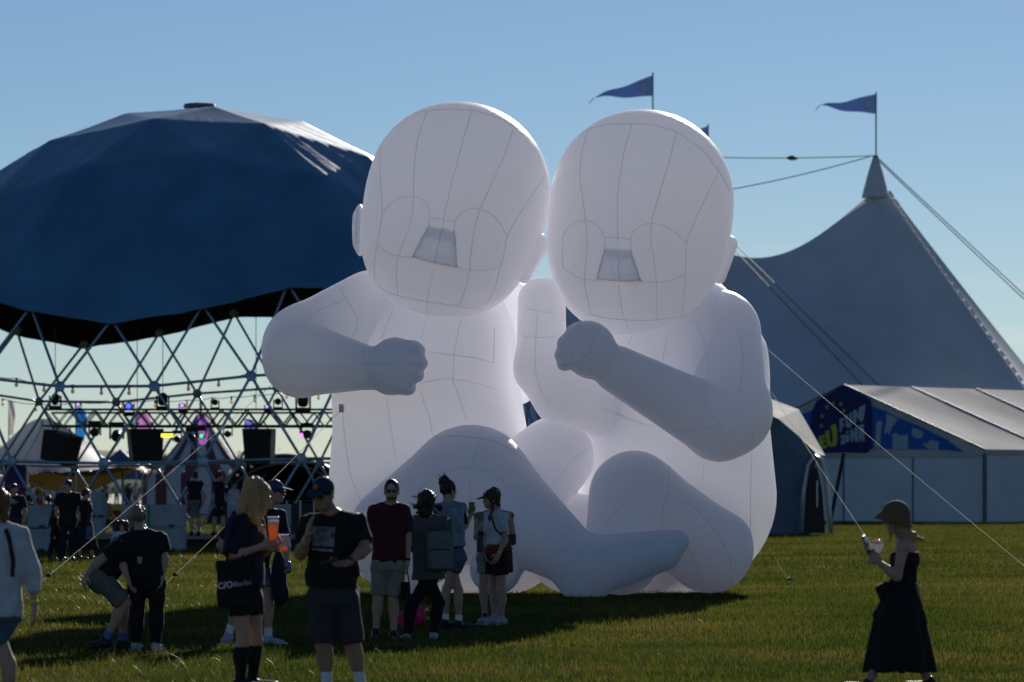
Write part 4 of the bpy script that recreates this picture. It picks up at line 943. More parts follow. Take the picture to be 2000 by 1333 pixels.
    def hand(s, k, curl):
        q, m = s.q, s.m; wr = q['wr'+k]; fo = (wr-q['el'+k]).normalized()
        d = (q['ha'+k]-wr).normalized() if 'ha'+k in q else fo
        if 'pn'+k in s.J: pn = Vector(s.J['pn'+k])
        else:
            c = (q['pelvis']+q['neck'])/2-wr; pn = c
        pn = (pn-d*pn.dot(d)); pn = pn.normalized() if pn.length > 1e-3 else d.orthogonal().normalized()
        w = d.cross(pn).normalized(); th = 1 if w.dot(s.f) > 0 else -1
        S = SDF(); A_ = np.array([V3(w), V3(pn), V3(d)])
        S.box(wr+d*.055*m, (.040*m, .014*m, .046*m), A_, .012*m); S.cone(wr-d*.02, wr+d*.03*m, .025*m, .022*m, .02)
        for i, (o, L) in enumerate(((.030, .070), (.010, .080), (-.011, .074), (-.031, .058))):
            b0 = wr+d*.095*m+w*o*th*m; a1 = curl*.75+i*.06; a2 = curl*1.7+i*.08
            d1 = d*math.cos(a1)+pn*math.sin(a1)+w*o*th*1.5; d1.normalize(); d2 = d*math.cos(a2)+pn*math.sin(a2)
            b1 = b0+d1*L*.55*m; b2 = b1+d2*L*.5*m; S.cone(b0, b1, .0098*m, .009*m, .006); S.cone(b1, b2, .009*m, .0075*m, .004)
        t0 = wr+d*.03*m+w*.034*th*m; t1 = t0+(d*.6+w*th*.75+pn*.35).normalized()*.045*m; t2 = t1+(d*.9+pn*(.2+.5*curl)+w*th*.1).normalized()*.034*m
        S.cone(t0, t1, .014*m, .011*m, .012); S.cone(t1, t2, .011*m, .009*m, .004)
        return sdf_mesh(S, S.lo, S.hi, .0062*max(1, s.fine*1.3))
    def kid(s, name, S, h, m, parent=None):
        v, f = sdf_mesh(S, S.lo, S.hi, h); o = mobj(name, v, f, m, parent or s.o); s.last = (v, f); return o
    def folds(s, amp=.007, fr=24):
        ph = random.uniform(0, 6); 
        return lambda P: amp*np.sin(P[:, 2]*fr+5*np.sin(P[:, 0]*9+ph)+ph)*np.sin(P[:, 0]*17+P[:, 1]*13+ph*2) + amp*.4*np.sin(P[:, 0]*55+P[:, 2]*31)
    def top(s, m_, hem, sleeve=.62, loose=.018, name='shirt', hemw=1.0, neck=.05, straps=False):
        q, m, M, w, up = s.q, s.m, s.M, s.wd, s.up; S = SDF(); hz = s.p(s.px0, hem).z; ax = q['pelvis']-q['neck']
        t = (hz-q['neck'].z)/ax.z if abs(ax.z) > .05 else 1.1; end = q['neck']+ax*t
        ch = q['neck'].lerp(q['pelvis'], .30)
        S.ell(ch, (.150*m*w+loose, .100*m+loose, .195*m), M, .05)
        S.econe(q['neck'].lerp(q['pelvis'], .22), end, (.150*m*w+loose, .098*m+loose), (.150*m*w*hemw+loose*1.3, .110*m*hemw+loose*1.3), M[:2], .06)
        for k in 'lr':
            sh, el, wr = q['sh'+k], q['el'+k], q['wr'+k]
            if not straps: S.cone(q['neck']-up*.025*m, sh, .050*m+loose*.4, .054*m+loose*.5, .05)
            if sleeve > 0:
                L = min(sleeve, 1); S.cut(sh-(el-sh)*.08, sh.lerp(el, L), .056*m*w+loose*.7, .050*m*w+loose, .04)
                if sleeve > 1: S.cone(sh.lerp(el, .9), el, .050*m*w+loose, .046*m+loose*.8, .02); S.cut(el, el.lerp(wr, sleeve-1), .046*m+loose*.9, .036*m+loose*.7, .03)
        S.sub('ell', (V3(q['neck']+up*.035*m+s.ff*.02), V3((.066*m, .075*m, neck*m)), M), .01)
        if straps: S.plane(q['neck']-up*.10*m, V3(up))
        S.noise = s.folds(.006*m); return s.kid(name, S, .015*s.fine, m_)
    def legs(s, m_, frac, loose=.02, name='shorts', flare=1.04, rise=.08, pant=0):
        q, m, M, w, up = s.q, s.m, s.M, s.wd, s.up; S = SDF(); pv = q['pelvis']
        S.econe(pv+up*rise*m, pv-up*.07*m, (.140*m*w+loose*.6, .104*m+loose*.5), (.155*m*w+loose, .115*m+loose), M[:2], .05); S.ell(pv-up*.03, (.155*m*w+loose, .116*m+loose, .14*m), M, .05)
        for k in 'lr':
            hp, kn, an = q['hp'+k], q['kn'+k], q['an'+k]
            if frac <= 1: S.cut(hp+(hp-kn)*.05, hp.lerp(kn, frac), .090*m*w+loose*.5, (.090-.028*frac)*m*w*flare+loose, .018)
            else:
                S.cone(hp, kn, .088*m*w+loose*.6, .058*m*w+loose, .05); S.cut(kn-(an-kn)*.04, kn.lerp(an, frac-1), .058*m*w+loose, (.042+pant)*m+loose, .03); S.ell(kn.lerp(an, .30)-s.f*.018, (.058*m*w+loose, .058*m*w+loose, .115*m), k=.04)
        S.noise = s.folds(.006*m); return s.kid(name, S, .015*s.fine, m_)
    def skirt(s, m_, a, b, ra, rb, name='skirt'):
        S = SDF(); S.econe(a, b, ra, rb, np.array([V3(s.l), V3(s.f)]), .02)
        S.noise = lambda P: .014*np.sin(np.arctan2(P[:, 1], P[:, 0]-a.x)*9+P[:, 2]*2)*np.clip((a.z-P[:, 2])*2, 0, 1); return s.kid(name, S, .016*s.fine, m_)
    def shoes(s, m_, sock=None, sock_h=.1, sole=True):
        for k in 'lr':
            a, t = s.q['an'+k], s.q['to'+k]; m = s.m; z = max(0, min(a.z, t.z)-.06)
            a2 = Vector((a.x, a.y, a.z-.035*m)); d = (t-a2); d.z = 0; d = d.normalized() if d.length > .01 else s.f.copy()
            S = SDF(); S.cone(a2-d*.035*m, t+d*.05*m, .048*m, .040*m, .03); S.cone(a2, a+Vector((0,0,.015)), .046*m, .044*m, .03); S.plane((0,0,a.z-.082*m if a.z > .12 else .006), (0,0,-1))
            o = s.kid('shoe', S, .013*s.fine, m_)
            if sole and s.fine < 1.5:
                zz = a.z-.075*m if a.z > .12 else .012; B_ = SDF(); c = a2.lerp(t+d*.05*m, .5); c.z = zz; L = (t+d*.1*m-a2+d*.08*m).length/2
                B_.box(c, (.042*m, L, .012), np.array([V3(d.cross(Vector((0,0,1)))), V3(d), [0,0,1]]), .01); s.kid('sole', B_, .012, SOLE if m_ is not SHOE_B else SHOE_B, o)
            if sock is not None:
                kn = s.q['kn'+k]; e = a+(kn-a).normalized()*sock_h; S = SDF().cone(a-Vector((0,0,.02)), e, .043*m, .045*m if sock_h < .2 else .062*m*s.wd, .01)
                if sock_h >= .2: S.ell(kn.lerp(a, .30)-s.f*.018, (.064*m*s.wd, .064*m*s.wd, .115*m), k=.03); S.plane(kn.lerp(a, .10), (0,0,1))
                s.kid('sock', S, .012*s.fine, sock)
    def hair(s, m_, long=None, bun=None, full=.012, fringe=.035, strands=0, back=-.07):
        k = s.hk; S = SDF(); S.ell(s.h(0, -.016, .032), (.078*k+full, .098*k+full, .102*k+full), s.HM, .02)
        # keep the face free
        S.sub('ell', (V3(s.h(0, .105, -.045)), V3((.074*k, .085*k, .118*k-fringe*k)), s.HM), .012); S.plane(s.h(0, 0, back), -V3(s.hu)*1.0)
        if long:
            for a, b, r1, r2 in long: S.cone(s.p(*a), s.p(*b), r1, r2, .03)
        if bun: S.ell(s.p(*bun[0]), (bun[1],)*3, k=.02)
        ph = random.uniform(0, 6); am = min(1, full/.012)
        S.noise = lambda P: .004*am*np.sin(P[:, 0]*150+8*np.sin(P[:, 2]*12+ph))+.005*am*np.sin(P[:, 0]*47+P[:, 1]*60+6*np.sin(P[:, 2]*7+ph))
        o = s.kid('hair', S, .0095*s.fine, m_)
        return o
    def wisps(s, m_, pts, n, spread, length, r=.0022):
        mb = MB()
        for i in range(n):
            a = s.p(*random.choice(pts)); d = Vector((random.uniform(-1,1)*spread[0]+spread[1], random.uniform(-.4,.4), random.uniform(-1,1)*spread[0]+spread[2]))
            b = a+d.normalized()*length*random.uniform(.3,1); c = (a+b)/2+Vector((random.uniform(-1,1), 0, random.uniform(-1,1)))*length*.15; mb.tube([a, c, b], [r, r*.8, r*.4], 3)
        mb.build('hair_wisps', m_, s.o)
    def cap(s, m_, badge=None, brim=True):
        k = s.hk; S = SDF().ell(s.h(0, -.012, .040), (.086*k, .108*k, .098*k), s.HM, .01).plane(s.h(0, 0, .040), -V3(s.hu+s.hf*.12)); 
        if brim: S.ell(s.h(0, .125, .040), (.074*k, .080*k, .010*k), np.array([V3(s.hl), V3((s.hf-s.hu*.25).normalized()), V3((s.hu+s.hf*.25).normalized())]), .012)
        o = s.kid('cap', S, .010*s.fine, m_); s.kid('cap_button', SDF().ell(s.h(0, -.012, .139), (.010, .010, .006), s.HM), .006, m_, o)
        if badge: s.kid('badge', SDF().ell(s.h(0, .094, .085), (.022*k, .008*k, .022*k), np.array([V3(s.hl), V3((s.hf+s.hu*.35).normalized()), V3((s.hu-s.hf*.35).normalized())])), .006, badge, o)
        return o
    def glasses(s, up=0.0):
        k = s.hk; S = SDF()
        for e in (-1, 1): S.ell(s.h(e*.034, .098-up*.3, .004+up), (.030*k, .010*k, .021*k), s.HM, .006); S.cone(s.h(e*.062, .088-up*.3, .010+up), s.h(e*.083, -.01, .006+up), .004, .004, .004)
        S.cone(s.h(-.02, .104-up*.3, .010+up), s.h(.02, .104-up*.3, .010+up), .004, .004, .006); return s.kid('sunglasses', S, .006*s.fine, GLS)
    def beard(s, m_): k = s.hk; return s.kid('beard', SDF().ell(s.h(0, .040, -.074), (.055*k, .058*k, .042*k), s.HM).sub('ell', (V3(s.h(0, .10, -.052)), V3((.024*k, .03*k, .010*k)), s.HM), .006), .008, m_)
    def band(s, k, m_, t=.06, r=.033, w=.012, name='wristband'):
        wr, el = s.q['wr'+k], s.q['el'+k]; a = wr.lerp(el, t); d = (el-wr).normalized(); return s.kid(name, SDF().cut(a-d*w, a+d*w, r*s.m, r*s.m, .002), .006, m_)
    def strap(s, pts, m_, r=.016, name='strap', bvh=None, dirv=(0,1,0)):
        """band laid over the last garment along photo points"""
        v, f = bvh or s.last; T = BVHTree.FromPolygons([Vector(x) for x in v], [tuple(x) for x in f]); P_ = []
        for (x0, y0), (x1, y1) in zip(pts[:-1], pts[1:]):
            for i in range(8):
                a = s.p(x0+(x1-x0)*i/8, y0+(y1-y0)*i/8, -2); h = T.ray_cast(a, Vector((0, 1, 0)))
                if h[0]: P_.append(h[0]+Vector((0, -.004, 0)))
        return MB().tube(P_, r, 6).build(name, m_, s.o, smooth=True) if len(P_) > 2 else None
    def patch(s, quad, m_, name='print', n=12, vf=None):
        """flat print laid onto the last garment; quad in photo pixels TL, TR, BR, BL"""
        v, f = vf or s.last; T = BVHTree.FromPolygons([Vector(x) for x in v], [tuple(x) for x in f]); V_ = []; ok = True
        for i in range(n+1):
            for j in range(n+1):
                a, b = i/n, j/n; x = (quad[0][0]*(1-b)+quad[1][0]*b)*(1-a)+(quad[3][0]*(1-b)+quad[2][0]*b)*a; y = (quad[0][1]*(1-b)+quad[1][1]*b)*(1-a)+(quad[3][1]*(1-b)+quad[2][1]*b)*a
                p = s.p(x, y, -2); h = T.ray_cast(p, Vector((0, 1, 0))); V_.append((h[0] if h[0] else s.p(x, y, -.1))+Vector((0, -.005, 0)))
        return mobj(name, V_, [(i*(n+1)+j, i*(n+1)+j+1, (i+1)*(n+1)+j+1, (i+1)*(n+1)+j) for i in range(n) for j in range(n)], m_, s.o)
    def W(s, px, py, dy=0): return s.p(px, py, dy)+s.base
GF = 'people on the grass in front'; GG = 'group standing before the babies'; GM = 'passers-by near the dome'
def thing(name, label, cat, loc, group=None): o = empty(name, loc); return tag(o, label, cat, group)
PHM = mat('phone_black', (.01,.01,.012), .2, 0, spec=.6); PHG = mat('phone_case', (.16,.20,.26), .4, .05)
def phone(label, c, up, nrm, m_=PHM, size=(.075, .012, .155)):
    o = thing('smartphone', label, 'phone', c, 'phones held by people'); up = Vector(up).normalized(); nrm = Vector(nrm); nrm = (nrm-up*nrm.dot(up)).normalized(); lt = up.cross(nrm)
    A_ = np.array([V3(lt), V3(nrm), V3(up)]); S = SDF().box((0,0,0), (size[0]/2, size[1]/2+.002, size[2]/2), A_, .006); v, f = sdf_mesh(S, S.lo, S.hi, .006); mobj('case', v, f, m_, o)
    M_ = Matrix((lt, nrm, up)).transposed(); MB().box(-nrm*(size[1]/2+.004), (size[0]*.88, .002, size[2]*.92), M_).build('screen', mat('screen_dark', (.012,.014,.02), .08, 0, spec=.7), o)
    MB().box(nrm*(size[1]/2+.004)+lt*size[0]*.25+up*size[2]*.36, (.022, .004, .03), M_).build('camera_bump', PHM, o); return o
CUPM = mat('cup_clear', (.8,.82,.84), .15, 0, trans=.55, spec=.5); BEER = mat('beer_amber', (.85,.33,.010), .2, .1, 8, trans=.7); FOAM = mat('beer_foam', (.85,.82,.74), .9, .05)
def cup(label, c, h, r0, r1, fill, tilt=0, foam=True):
    o = thing('plastic_cup', label, 'cup', c, 'plastic cups'); o.rotation_euler = (0, R(tilt), 0); rr = lambda z: r0+(r1-r0)*z/h
    b = MB(); n = 20
    for z in (0, h):
        for j in range(n): a = 2*math.pi*j/n; b.v.append((rr(z)*math.cos(a), rr(z)*math.sin(a), z))
    b.f = [(j, (j+1) % n, n+(j+1) % n, n+j) for j in range(n)]
    mobj('rim', *(lambda t: (t.v, t.f))(MB().tube([(r1*math.cos(2*math.pi*j/n), r1*math.sin(2*math.pi*j/n), h) for j in range(n+1)], .003, 5, False)), CUPM, o)
    zt = h*fill; cw_ = b.build('cup_wall', mat('cup_film', (.75,.78,.82), .15, 0, alpha=.14, spec=.5), o, smooth=True)
    MB().lathe([(rr(0)-.002, .004), (rr(zt)-.002, zt)], n=20).build('beer', BEER, o, smooth=False)
    if foam: MB().lathe([(rr(zt)-.002, zt), (rr(zt+.02)-.002, zt+.022), (rr(zt)*.6, zt+.028)], n=20).build('foam', FOAM, o, smooth=True)
    return o

# ---- man in black T-shirt, cap and sunglasses (foreground)
p = Person('man in black printed T-shirt and navy cap raising one hand, phone in the other', 240, 655, dict(
    head=(632, 966, -.10), neck=(652, 1004), shl=(607, 1020, -.03), ell=(588, 1082, -.10), wrl=(604, 1048, -.30), hal=(611, 1015, -.34), pnl=(1, .3, 0),
    shr=(695, 1018, 0), elr=(714, 1072, -.10), wrr=(683, 1098, -.30), har=(655, 1102, -.34), pnr=(-.1, -.5, .9), pelvis=(648, 1160), hpl=(626, 1168), hpr=(672, 1168),
    knl=(632, 1258, -.04), anl=(640, 1342), knr=(688, 1258), anr=(706, 1342, .05), tol=(632, 1352, -.17), tor=(715, 1352, -.12)), -10, head_az=-28, pitch=-14, skin=1, m=1.04, wd=1.16, group=GF, handL=.12, handR=.7)
p.legs(C_CHA, .99, .020, flare=1.12); tee = p.top(C_BLK, 1148, .78, .026, 'tshirt', 1.04); vf = p.last
prt = mat('photo_print', (.16,.16,.17), .8, .9, 14); p.patch([(612, 1028), (656, 1030), (655, 1068), (612, 1066)], prt, 'shirt_print', vf=vf); p.patch([(610, 1070), (652, 1073), (652, 1078), (609, 1074)], mat('print_text', (.3,.3,.3), .8, .9, 60), 'shirt_lettering', vf=vf)
p.shoes(SHOE_B, SOCK_W, .19); p.hair(H_BRN, full=.004, back=-.03); p.cap(C_DNAVY, mat('badge_orange', (.55,.14,.03), .6, .2)); p.glasses()
p.band('l', mat('band_yellow', (.65,.55,.03), .6), .10); p.band('l', mat('band_pale', (.3,.35,.42), .6), .24); p.band('r', mat('watch_black', (.02,.02,.022), .4), .10, .036, .016, 'watch')
phone('black phone held flat by man in black T-shirt', p.W(645, 1096, -.40), (.9, -.2, .25), (-.2, .3, -.9))
o = thing('water_bottle', 'clear water bottle in back pocket of man in black T-shirt', 'bottle', p.W(693, 1182, .14)); MB().lathe([(.03, 0), (.032, .02), (.032, .13), (.014, .165), (.014, .175)], n=12).build('bottle_body', mat('bottle_clear', (.6,.7,.8), .1, 0, alpha=.5, spec=.6), o, smooth=True); MB().lathe([(.017, .175), (.017, .20)], n=10).build('bottle_cap', mat('cap_blue', (.05,.2,.6), .5), o)

# ---- blonde woman with tote and beer
p = Person('blonde woman in navy T-shirt holding a beer, black tote on her shoulder', 232, 488, dict(
    head=(506, 972, 0), neck=(484, 1010), shl=(466, 1022, -.12), ell=(455, 1086, -.20), wrl=(518, 1066, -.24), hal=(538, 1056, -.22), pnl=(0, 1, .2),
    shr=(494, 1020, .16), elr=(508, 1082, .20), wrr=(536, 1066, .0), har=(548, 1055, -.06), pelvis=(480, 1160), hpl=(470, 1168, -.09), hpr=(490, 1168, .09),
    knl=(476, 1255, -.10), anl=(470, 1332, -.10), knr=(500, 1254, .09), anr=(490, 1330, .12)), 84, head_az=96, pitch=-12, skin=0, m=.98, wd=.95, group=GF, female=True, handL=.8, handR=.8, eyes=False)
p.legs(C_BLK, .40, .02); p.top(C_NAVY, 1146, .95, .036, 'tshirt', 1.05); p.shoes(SHOE_B, C_BLK, .40)
p.hair(H_BLO, [((495, 950, 0), (478, 1000, .02), .085, .070), ((478, 1000, .02), (462, 1036, .03), .065, .03), ((505, 965, -.07), (497, 1010, -.09), .05, .05), ((500, 1005, -.09), (514, 1040, -.10), .045, .014), ((520, 962, -.07), (518, 1005, -.10), .035, .022)], full=.018, fringe=.0, back=-.11)
p.wisps(H_BLO, [(500, 938), (488, 948), (478, 968), (470, 995), (465, 1018), (512, 940)], 46, (1, -.4, .3), .07)
bag = thing('tote_bag', 'black tote bag with pale lettering hanging beside blonde woman', 'bag', p.W(462, 1186, -.28))
q = lambda x, y, d=0: p.W(x, y, d)-bag.location
S = SDF(); c = q(462, 1139, -.28); S.box(c, (.145, .035, .20), np.array([[1,0,.06],[0,1,0],[-.06,0,1]]), .03); S.noise = lambda P: .008*np.sin(P[:,2]*19+P[:,0]*23)*np.sin(P[:,0]*31); v, f = sdf_mesh(S, S.lo, S.hi, .013); mobj('bag_body', v, f, C_BLK, bag)
MB().tube([q(447, 1098, -.28), q(452, 1050, -.24), q(468, 1013, -.20), q(476, 1012, -.05), q(474, 1060, -.16), q(480, 1096, -.28)], .011, 6).build('handle', C_BLK, bag, smooth=True)
TXT = mat('tote_text', (.5,.5,.5), .8, 0)
for t, x, k, of in (('C/O', 446, .072, .003), ('Berlin', 479, .062, 0)):
    o = link('lettering', text_mesh(t, k, of), TXT, bag, q(x, 1142 if t == 'C/O' else 1138, -.336)); o.rotation_euler = (R(90), R(-8), 0)
cup('tall cup of amber beer held by blonde woman', p.W(537, 1056, -.24), .20, .034, .050, .72)
cup('milky half-empty cup held beside the tall beer', p.W(554, 1077, -.05), .14, .034, .046, .25, foam=False)

# ---- person behind her with striped cap
p = Person('person in striped navy cap and sunglasses, denim shorts, hand on hip', 180, 497, dict(
    head=(538, 962, 0), neck=(512, 995), shl=(468, 1005), ell=(430, 1066, .0), wrl=(456, 1098, .05), shr=(545, 1006), elr=(558, 1058, -.05), wrr=(563, 1098, -.18), har=(568, 1108, -.22),
    pelvis=(495, 1108), knl=(463, 1180), anl=(446, 1240), knr=(524, 1178), anr=(524, 1246), tol=(442, 1250, -.15), tor=(545, 1256, -.1)), 25, head_az=70, skin=0, m=1.0, wd=1.0, group=GF, handR=1.0)
p.legs(C_DEN, .55, .022); p.top(C_NAVY, 1112, .8, .024, 'tshirt'); p.shoes(SHOE_W, SOCK_W, .09); p.hair(H_BRN, full=.006); p.cap(cloth('stripe_cap', (.03,.05,.13), .5)); p.glasses()
o = thing('shoulder_bag', 'navy cloth bag slung at the side of person in striped cap', 'bag', p.W(545, 1180, -.05)); S = SDF().ell((0, 0, .28), (.085, .09, .30)).ell((.02, 0, .12), (.09, .09, .13)); v, f = sdf_mesh(S, S.lo, S.hi, .016); mobj('bag_body', v, f, C_NAVY, o); MB().tube([(0, -.02, .5), (-.08, -.08, .75), (-.2, 0, 1.0)], .014, 6).build('strap', C_NAVY, o)
o = thing('drink_can', 'small blue can in hand of person in striped cap', 'can', p.W(566, 1118, -.25)); MB().lathe([(.024, 0), (.03, .01), (.03, .11), (.024, .12)], n=14).build('can_body', mat('can_blue', (.04,.10,.30), .3, .1, metal=.4), o, smooth=True)

# ---- person in white shirt at the left edge
p = Person('person in loose white shirt and denim shorts walking at left picture edge', 250, 0, dict(
    head=(0, 988), neck=(-4, 1026), shl=(-52, 1040), ell=(-70, 1110), wrl=(-66, 1180), shr=(34, 1042), elr=(60, 1118, .03), wrr=(69, 1184, -.05), har=(73, 1215, -.08),
    pelvis=(-6, 1192), knl=(-35, 1290), anl=(-40, 1362), knr=(18, 1296, -.05), anr=(22, 1365, .0)), 165, head_az=150, skin=0, m=.96, wd=1.05, group=GF, eyes=False, female=True)
p.legs(C_DEN, .55, .03); p.top(C_WHT, 1204, 1.62, .036, 'shirt', 1.08); vf = p.last; p.strap([(14, 1034), (24, 1060), (30, 1095), (28, 1130)], STRAPM, .018, 'bag_strap', vf); p.shoes(SHOE_W)
p.hair(H_GIN, [((4, 985, -.03), (10, 1012, -.05), .05, .035)], full=.014); p.cap(cloth('cap_greyblue', (.10,.13,.15)), brim=True); p.band('r', mat('band_yellow', (.65,.55,.03)), .12)

# ---- crouching man and woman with hair bun
p = Person('man in black T-shirt and grey shorts crouching behind woman with hair bun', 188, 220, dict(
    head=(272, 1050, .10), neck=(252, 1062, .08), shl=(236, 1066, -.08), ell=(194, 1098, -.12), wrl=(172, 1122, -.10), hal=(166, 1140, -.10), shr=(248, 1070, .24), elr=(262, 1100, .26), wrr=(285, 1105, .2),
    pelvis=(198, 1130, .05), hpl=(200, 1132, -.05), hpr=(202, 1132, .13), knl=(246, 1178, -.06), anl=(206, 1250, -.06), knr=(238, 1182, .16), anr=(236, 1256, .16), tol=(186, 1262, -.06), tor=(258, 1266, .16)), 90, skin=0, m=1.02, wd=1.08, group=GF, eyes=False)
p.legs(C_KHA, .92, .03); p.top(C_BLK, 1122, .65, .024, 'tshirt'); p.shoes(SHOE_B, mat('sock_blue', (.10,.13,.35)), .08); p.hair(H_BRN)
p = Person('woman in black T-shirt and trousers seen from behind, light hair in a bun', 188, 282, dict(
    head=(270, 1010, 0), neck=(275, 1040), shl=(246, 1052, -.02), ell=(239, 1098, -.05), wrl=(254, 1134, -.16), shr=(313, 1050), elr=(321, 1092), wrr=(318, 1128, -.05),
    pelvis=(287, 1135), hpl=(268, 1142), hpr=(306, 1142), knl=(268, 1200), anl=(265, 1258), knr=(306, 1200), anr=(305, 1258)), 172, head_az=180, skin=0, m=.90, wd=1.12, group=GF, eyes=False, female=True)
p.legs(C_BLK, 1.95, .014, 'trousers', pant=.004); p.top(C_BLK, 1128, .7, .030, 'tshirt', 1.05); p.shoes(SHOE_W); p.hair(H_ASH, [((258, 1012, 0), (262, 1028, .0), .05, .03)], ((271, 1004, -.09), .055), back=-.10)
o = mobj('paper_tag', [p.p(272, 1087, -.22), p.p(282, 1087, -.22), p.p(281, 1100, -.22), p.p(273, 1100, -.22)], [(0,1,2,3)], mat('tag_pink', (.35,.24,.26)), p.o)

# ---- group of five before the babies
p = Person('bearded man in maroon T-shirt and beige shorts wearing sunglasses, facing the camera', 176, 763, dict(
    head=(765, 960), neck=(762, 985), shl=(732, 996), ell=(724, 1050, .04), wrl=(735, 1090, -.02), shr=(789, 996), elr=(796, 1050, .03), wrr=(796, 1098, -.02), har=(795, 1118, -.03),
    pelvis=(759, 1100), knl=(739, 1168), anl=(734, 1234), knr=(768, 1170), anr=(769, 1238), tol=(729, 1250, -.16), tor=(777, 1252, -.16)), -6, head_az=0, skin=0, m=1.0, wd=1.05, group=GG, handL=.6)
p.legs(C_BEI, .92, .018); p.top(C_MAR, 1101, .78, .022, 'tshirt'); vf = p.last; p.shoes(SHOE_B); p.hair(H_BLK, full=.005, fringe=-.028, back=-.0); p.glasses(); p.beard(mat('beard_brown', (.11,.07,.05), .8, .3, 80)); p.band('r', STRAPM, .10, .034, .014, 'watch'); p.band('l', mat('band_blue', (.1,.3,.6)), .06)
p.strap([(779, 990), (762, 1018), (738, 1046)], STRAPM, .017, 'crossbody_strap', vf)
o = thing('handbag', 'small black handbag hanging from hand of man in maroon T-shirt', 'bag', p.W(792, 1172, -.05)); MB().prism([(-.05,-.04,0),(.06,-.04,0),(.05,-.04,.20),(-.045,-.04,.20)], (0,.08,0)).build('bag_body', C_BLK, o); MB().tube([(-.04,0,.2),(-.02,0,.3),(.02,0,.31),(.045,0,.2)], .008, 6).build('handle', C_BLK, o)
p = Person('dark-haired woman in grey overshirt and black leggings seen from behind', 174, 834, dict(
    head=(834, 982), neck=(836, 1010), shl=(808, 1018), ell=(806, 1066, .05), wrl=(826, 1082, .22), shr=(868, 1018), elr=(874, 1060, .08), wrr=(858, 1074, .26),
    pelvis=(838, 1106), knl=(806, 1178), anl=(794, 1240), knr=(856, 1176), anr=(847, 1238), tol=(790, 1250, .1), tor=(848, 1250, -.13)), 165, head_az=150, skin=0, m=.96, wd=1.0, group=GG, eyes=False, female=True)
p.legs(C_BLK, 1.97, .012, 'leggings'); p.top(C_GRY, 1132, 1.7, .026, 'overshirt', 1.12); p.shoes(SHOE_W)
p.hair(H_BLK, [((834, 975, 0), (832, 1004, -.03), .095, .07), ((822, 985, -.04), (808, 992, -.06), .05, .012), ((828, 1000, -.03), (814, 1002, -.05), .04, .012)], full=.022, back=-.13); p.wisps(H_BLK, [(815, 972), (810, 985), (822, 996)], 26, (.7, -1, .05), .10)
bp = thing('backpack', 'grey backpack worn by woman in grey overshirt', 'backpack', p.W(860, 1118, -.22)); S = SDF().box((0, 0, .24), (.145, .075, .23), I3, .07).box((0, -.075, .15), (.115, .045, .12), I3, .04, .02); S.noise = lambda P: .006*np.sin(P[:,2]*27+P[:,0]*15)*np.sin(P[:,0]*22); v, f = sdf_mesh(S, S.lo, S.hi, .014); b_ = mobj('pack_body', v, f, cloth('pack_grey', (.13,.14,.145)), bp)
MB().tube([(-.11, -.115, .255), (0, -.122, .265), (.11, -.115, .255)], .006, 5).build('pocket_zip', STRAPM, bp)
for x in (-.07, .07): MB().tube([(x, .03, .46), (x*1.1, .06, .56), (x*1.3, .17, .60), (x*1.6, .24, .50)], .018, 6).build('shoulder_strap', C_GRY, bp, smooth=True)
MB().tube([(-.03, 0, .46), (-.02, -.02, .52), (.02, -.02, .52), (.03, 0, .46)], .008, 5).build('grab_loop', STRAPM, bp)
pk_ = thing('plastic_bag', 'bright pink plastic bag standing on grass by black leggings', 'bag', G(801, 1229)); S = SDF().box((0, 0, .13), (.17, .07, .105), np.array([[.94,0,.34],[0,1,0],[-.34,0,.94]]), .05).cone((.12, 0, .2), (.17, 0, .27), .05, .02, .04); S.noise = lambda P: .012*np.sin(P[:,2]*33+P[:,0]*27)*np.sin(P[:,0]*19+P[:,1]*40); v, f = sdf_mesh(S, S.lo, S.hi, .013); mobj('bag_body', v, f, mat('plastic_pink', (.65,.02,.16), .35, .15, trans=.3), pk_); MB().tube([(-.02, 0, .25), (-.05, -.02, .42), (-.02, 0, .50)], .008, 5).build('handle', STRAPM, pk_)
p = Person('woman with high dark bun, denim vest and shorts, holding out a phone', 163, 884, dict(
    head=(876, 958), neck=(877, 984), shl=(856, 994, -.02), ell=(852, 1044), wrl=(862, 1084, .12), shr=(900, 992, .02), elr=(906, 1030, .12), wrr=(919, 1008, .25), har=(923, 998, .28),
    pelvis=(884, 1084), knl=(872, 1152), anl=(870, 1214), knr=(896, 1154), anr=(896, 1216)), 140, head_az=125, skin=0, m=.98, wd=.92, group=GG, female=True, handR=.9, eyes=False)
p.legs(C_DEN, .42, .028); p.top(C_BLK, 1070, .8, .014, 'tshirt'); p.top(C_LDEN, 1068, 0, .034, 'denim_vest', 1.0); p.shoes(SHOE_B, SOCK_W, .07)
p.hair(H_BLK, [((876, 950, 0), (868, 942, -.02), .05, .05)], ((867, 939, -.02), .062), full=.012); p.wisps(H_BLK, [(862, 932), (870, 928), (875, 935), (858, 942)], 30, (1, -.2, .5), .07)
phone('black phone held up by woman in denim vest', p.W(921, 994, .26), (0, 0, 1), (.3, -1, 0))
p = Person('laughing woman in white T-shirt, black shorts and dark cap, rust jacket round waist', 159, 970, dict(
    head=(958, 976), neck=(970, 998), shl=(956, 1008, .14), ell=(950, 1056, .10), wrl=(952, 1082, -.02), shr=(982, 1008, -.14), elr=(987, 1054, -.14), wrr=(974, 1082, -.22), har=(967, 1096, -.24),
    pelvis=(970, 1082), hpl=(963, 1090, .08), hpr=(977, 1090, -.08), knl=(962, 1152, .08), anl=(966, 1206, .06), knr=(979, 1154, -.08), anr=(980, 1210, -.07)), -68, head_az=-66, pitch=-6, skin=0, m=.93, wd=.95, group=GG, female=True)
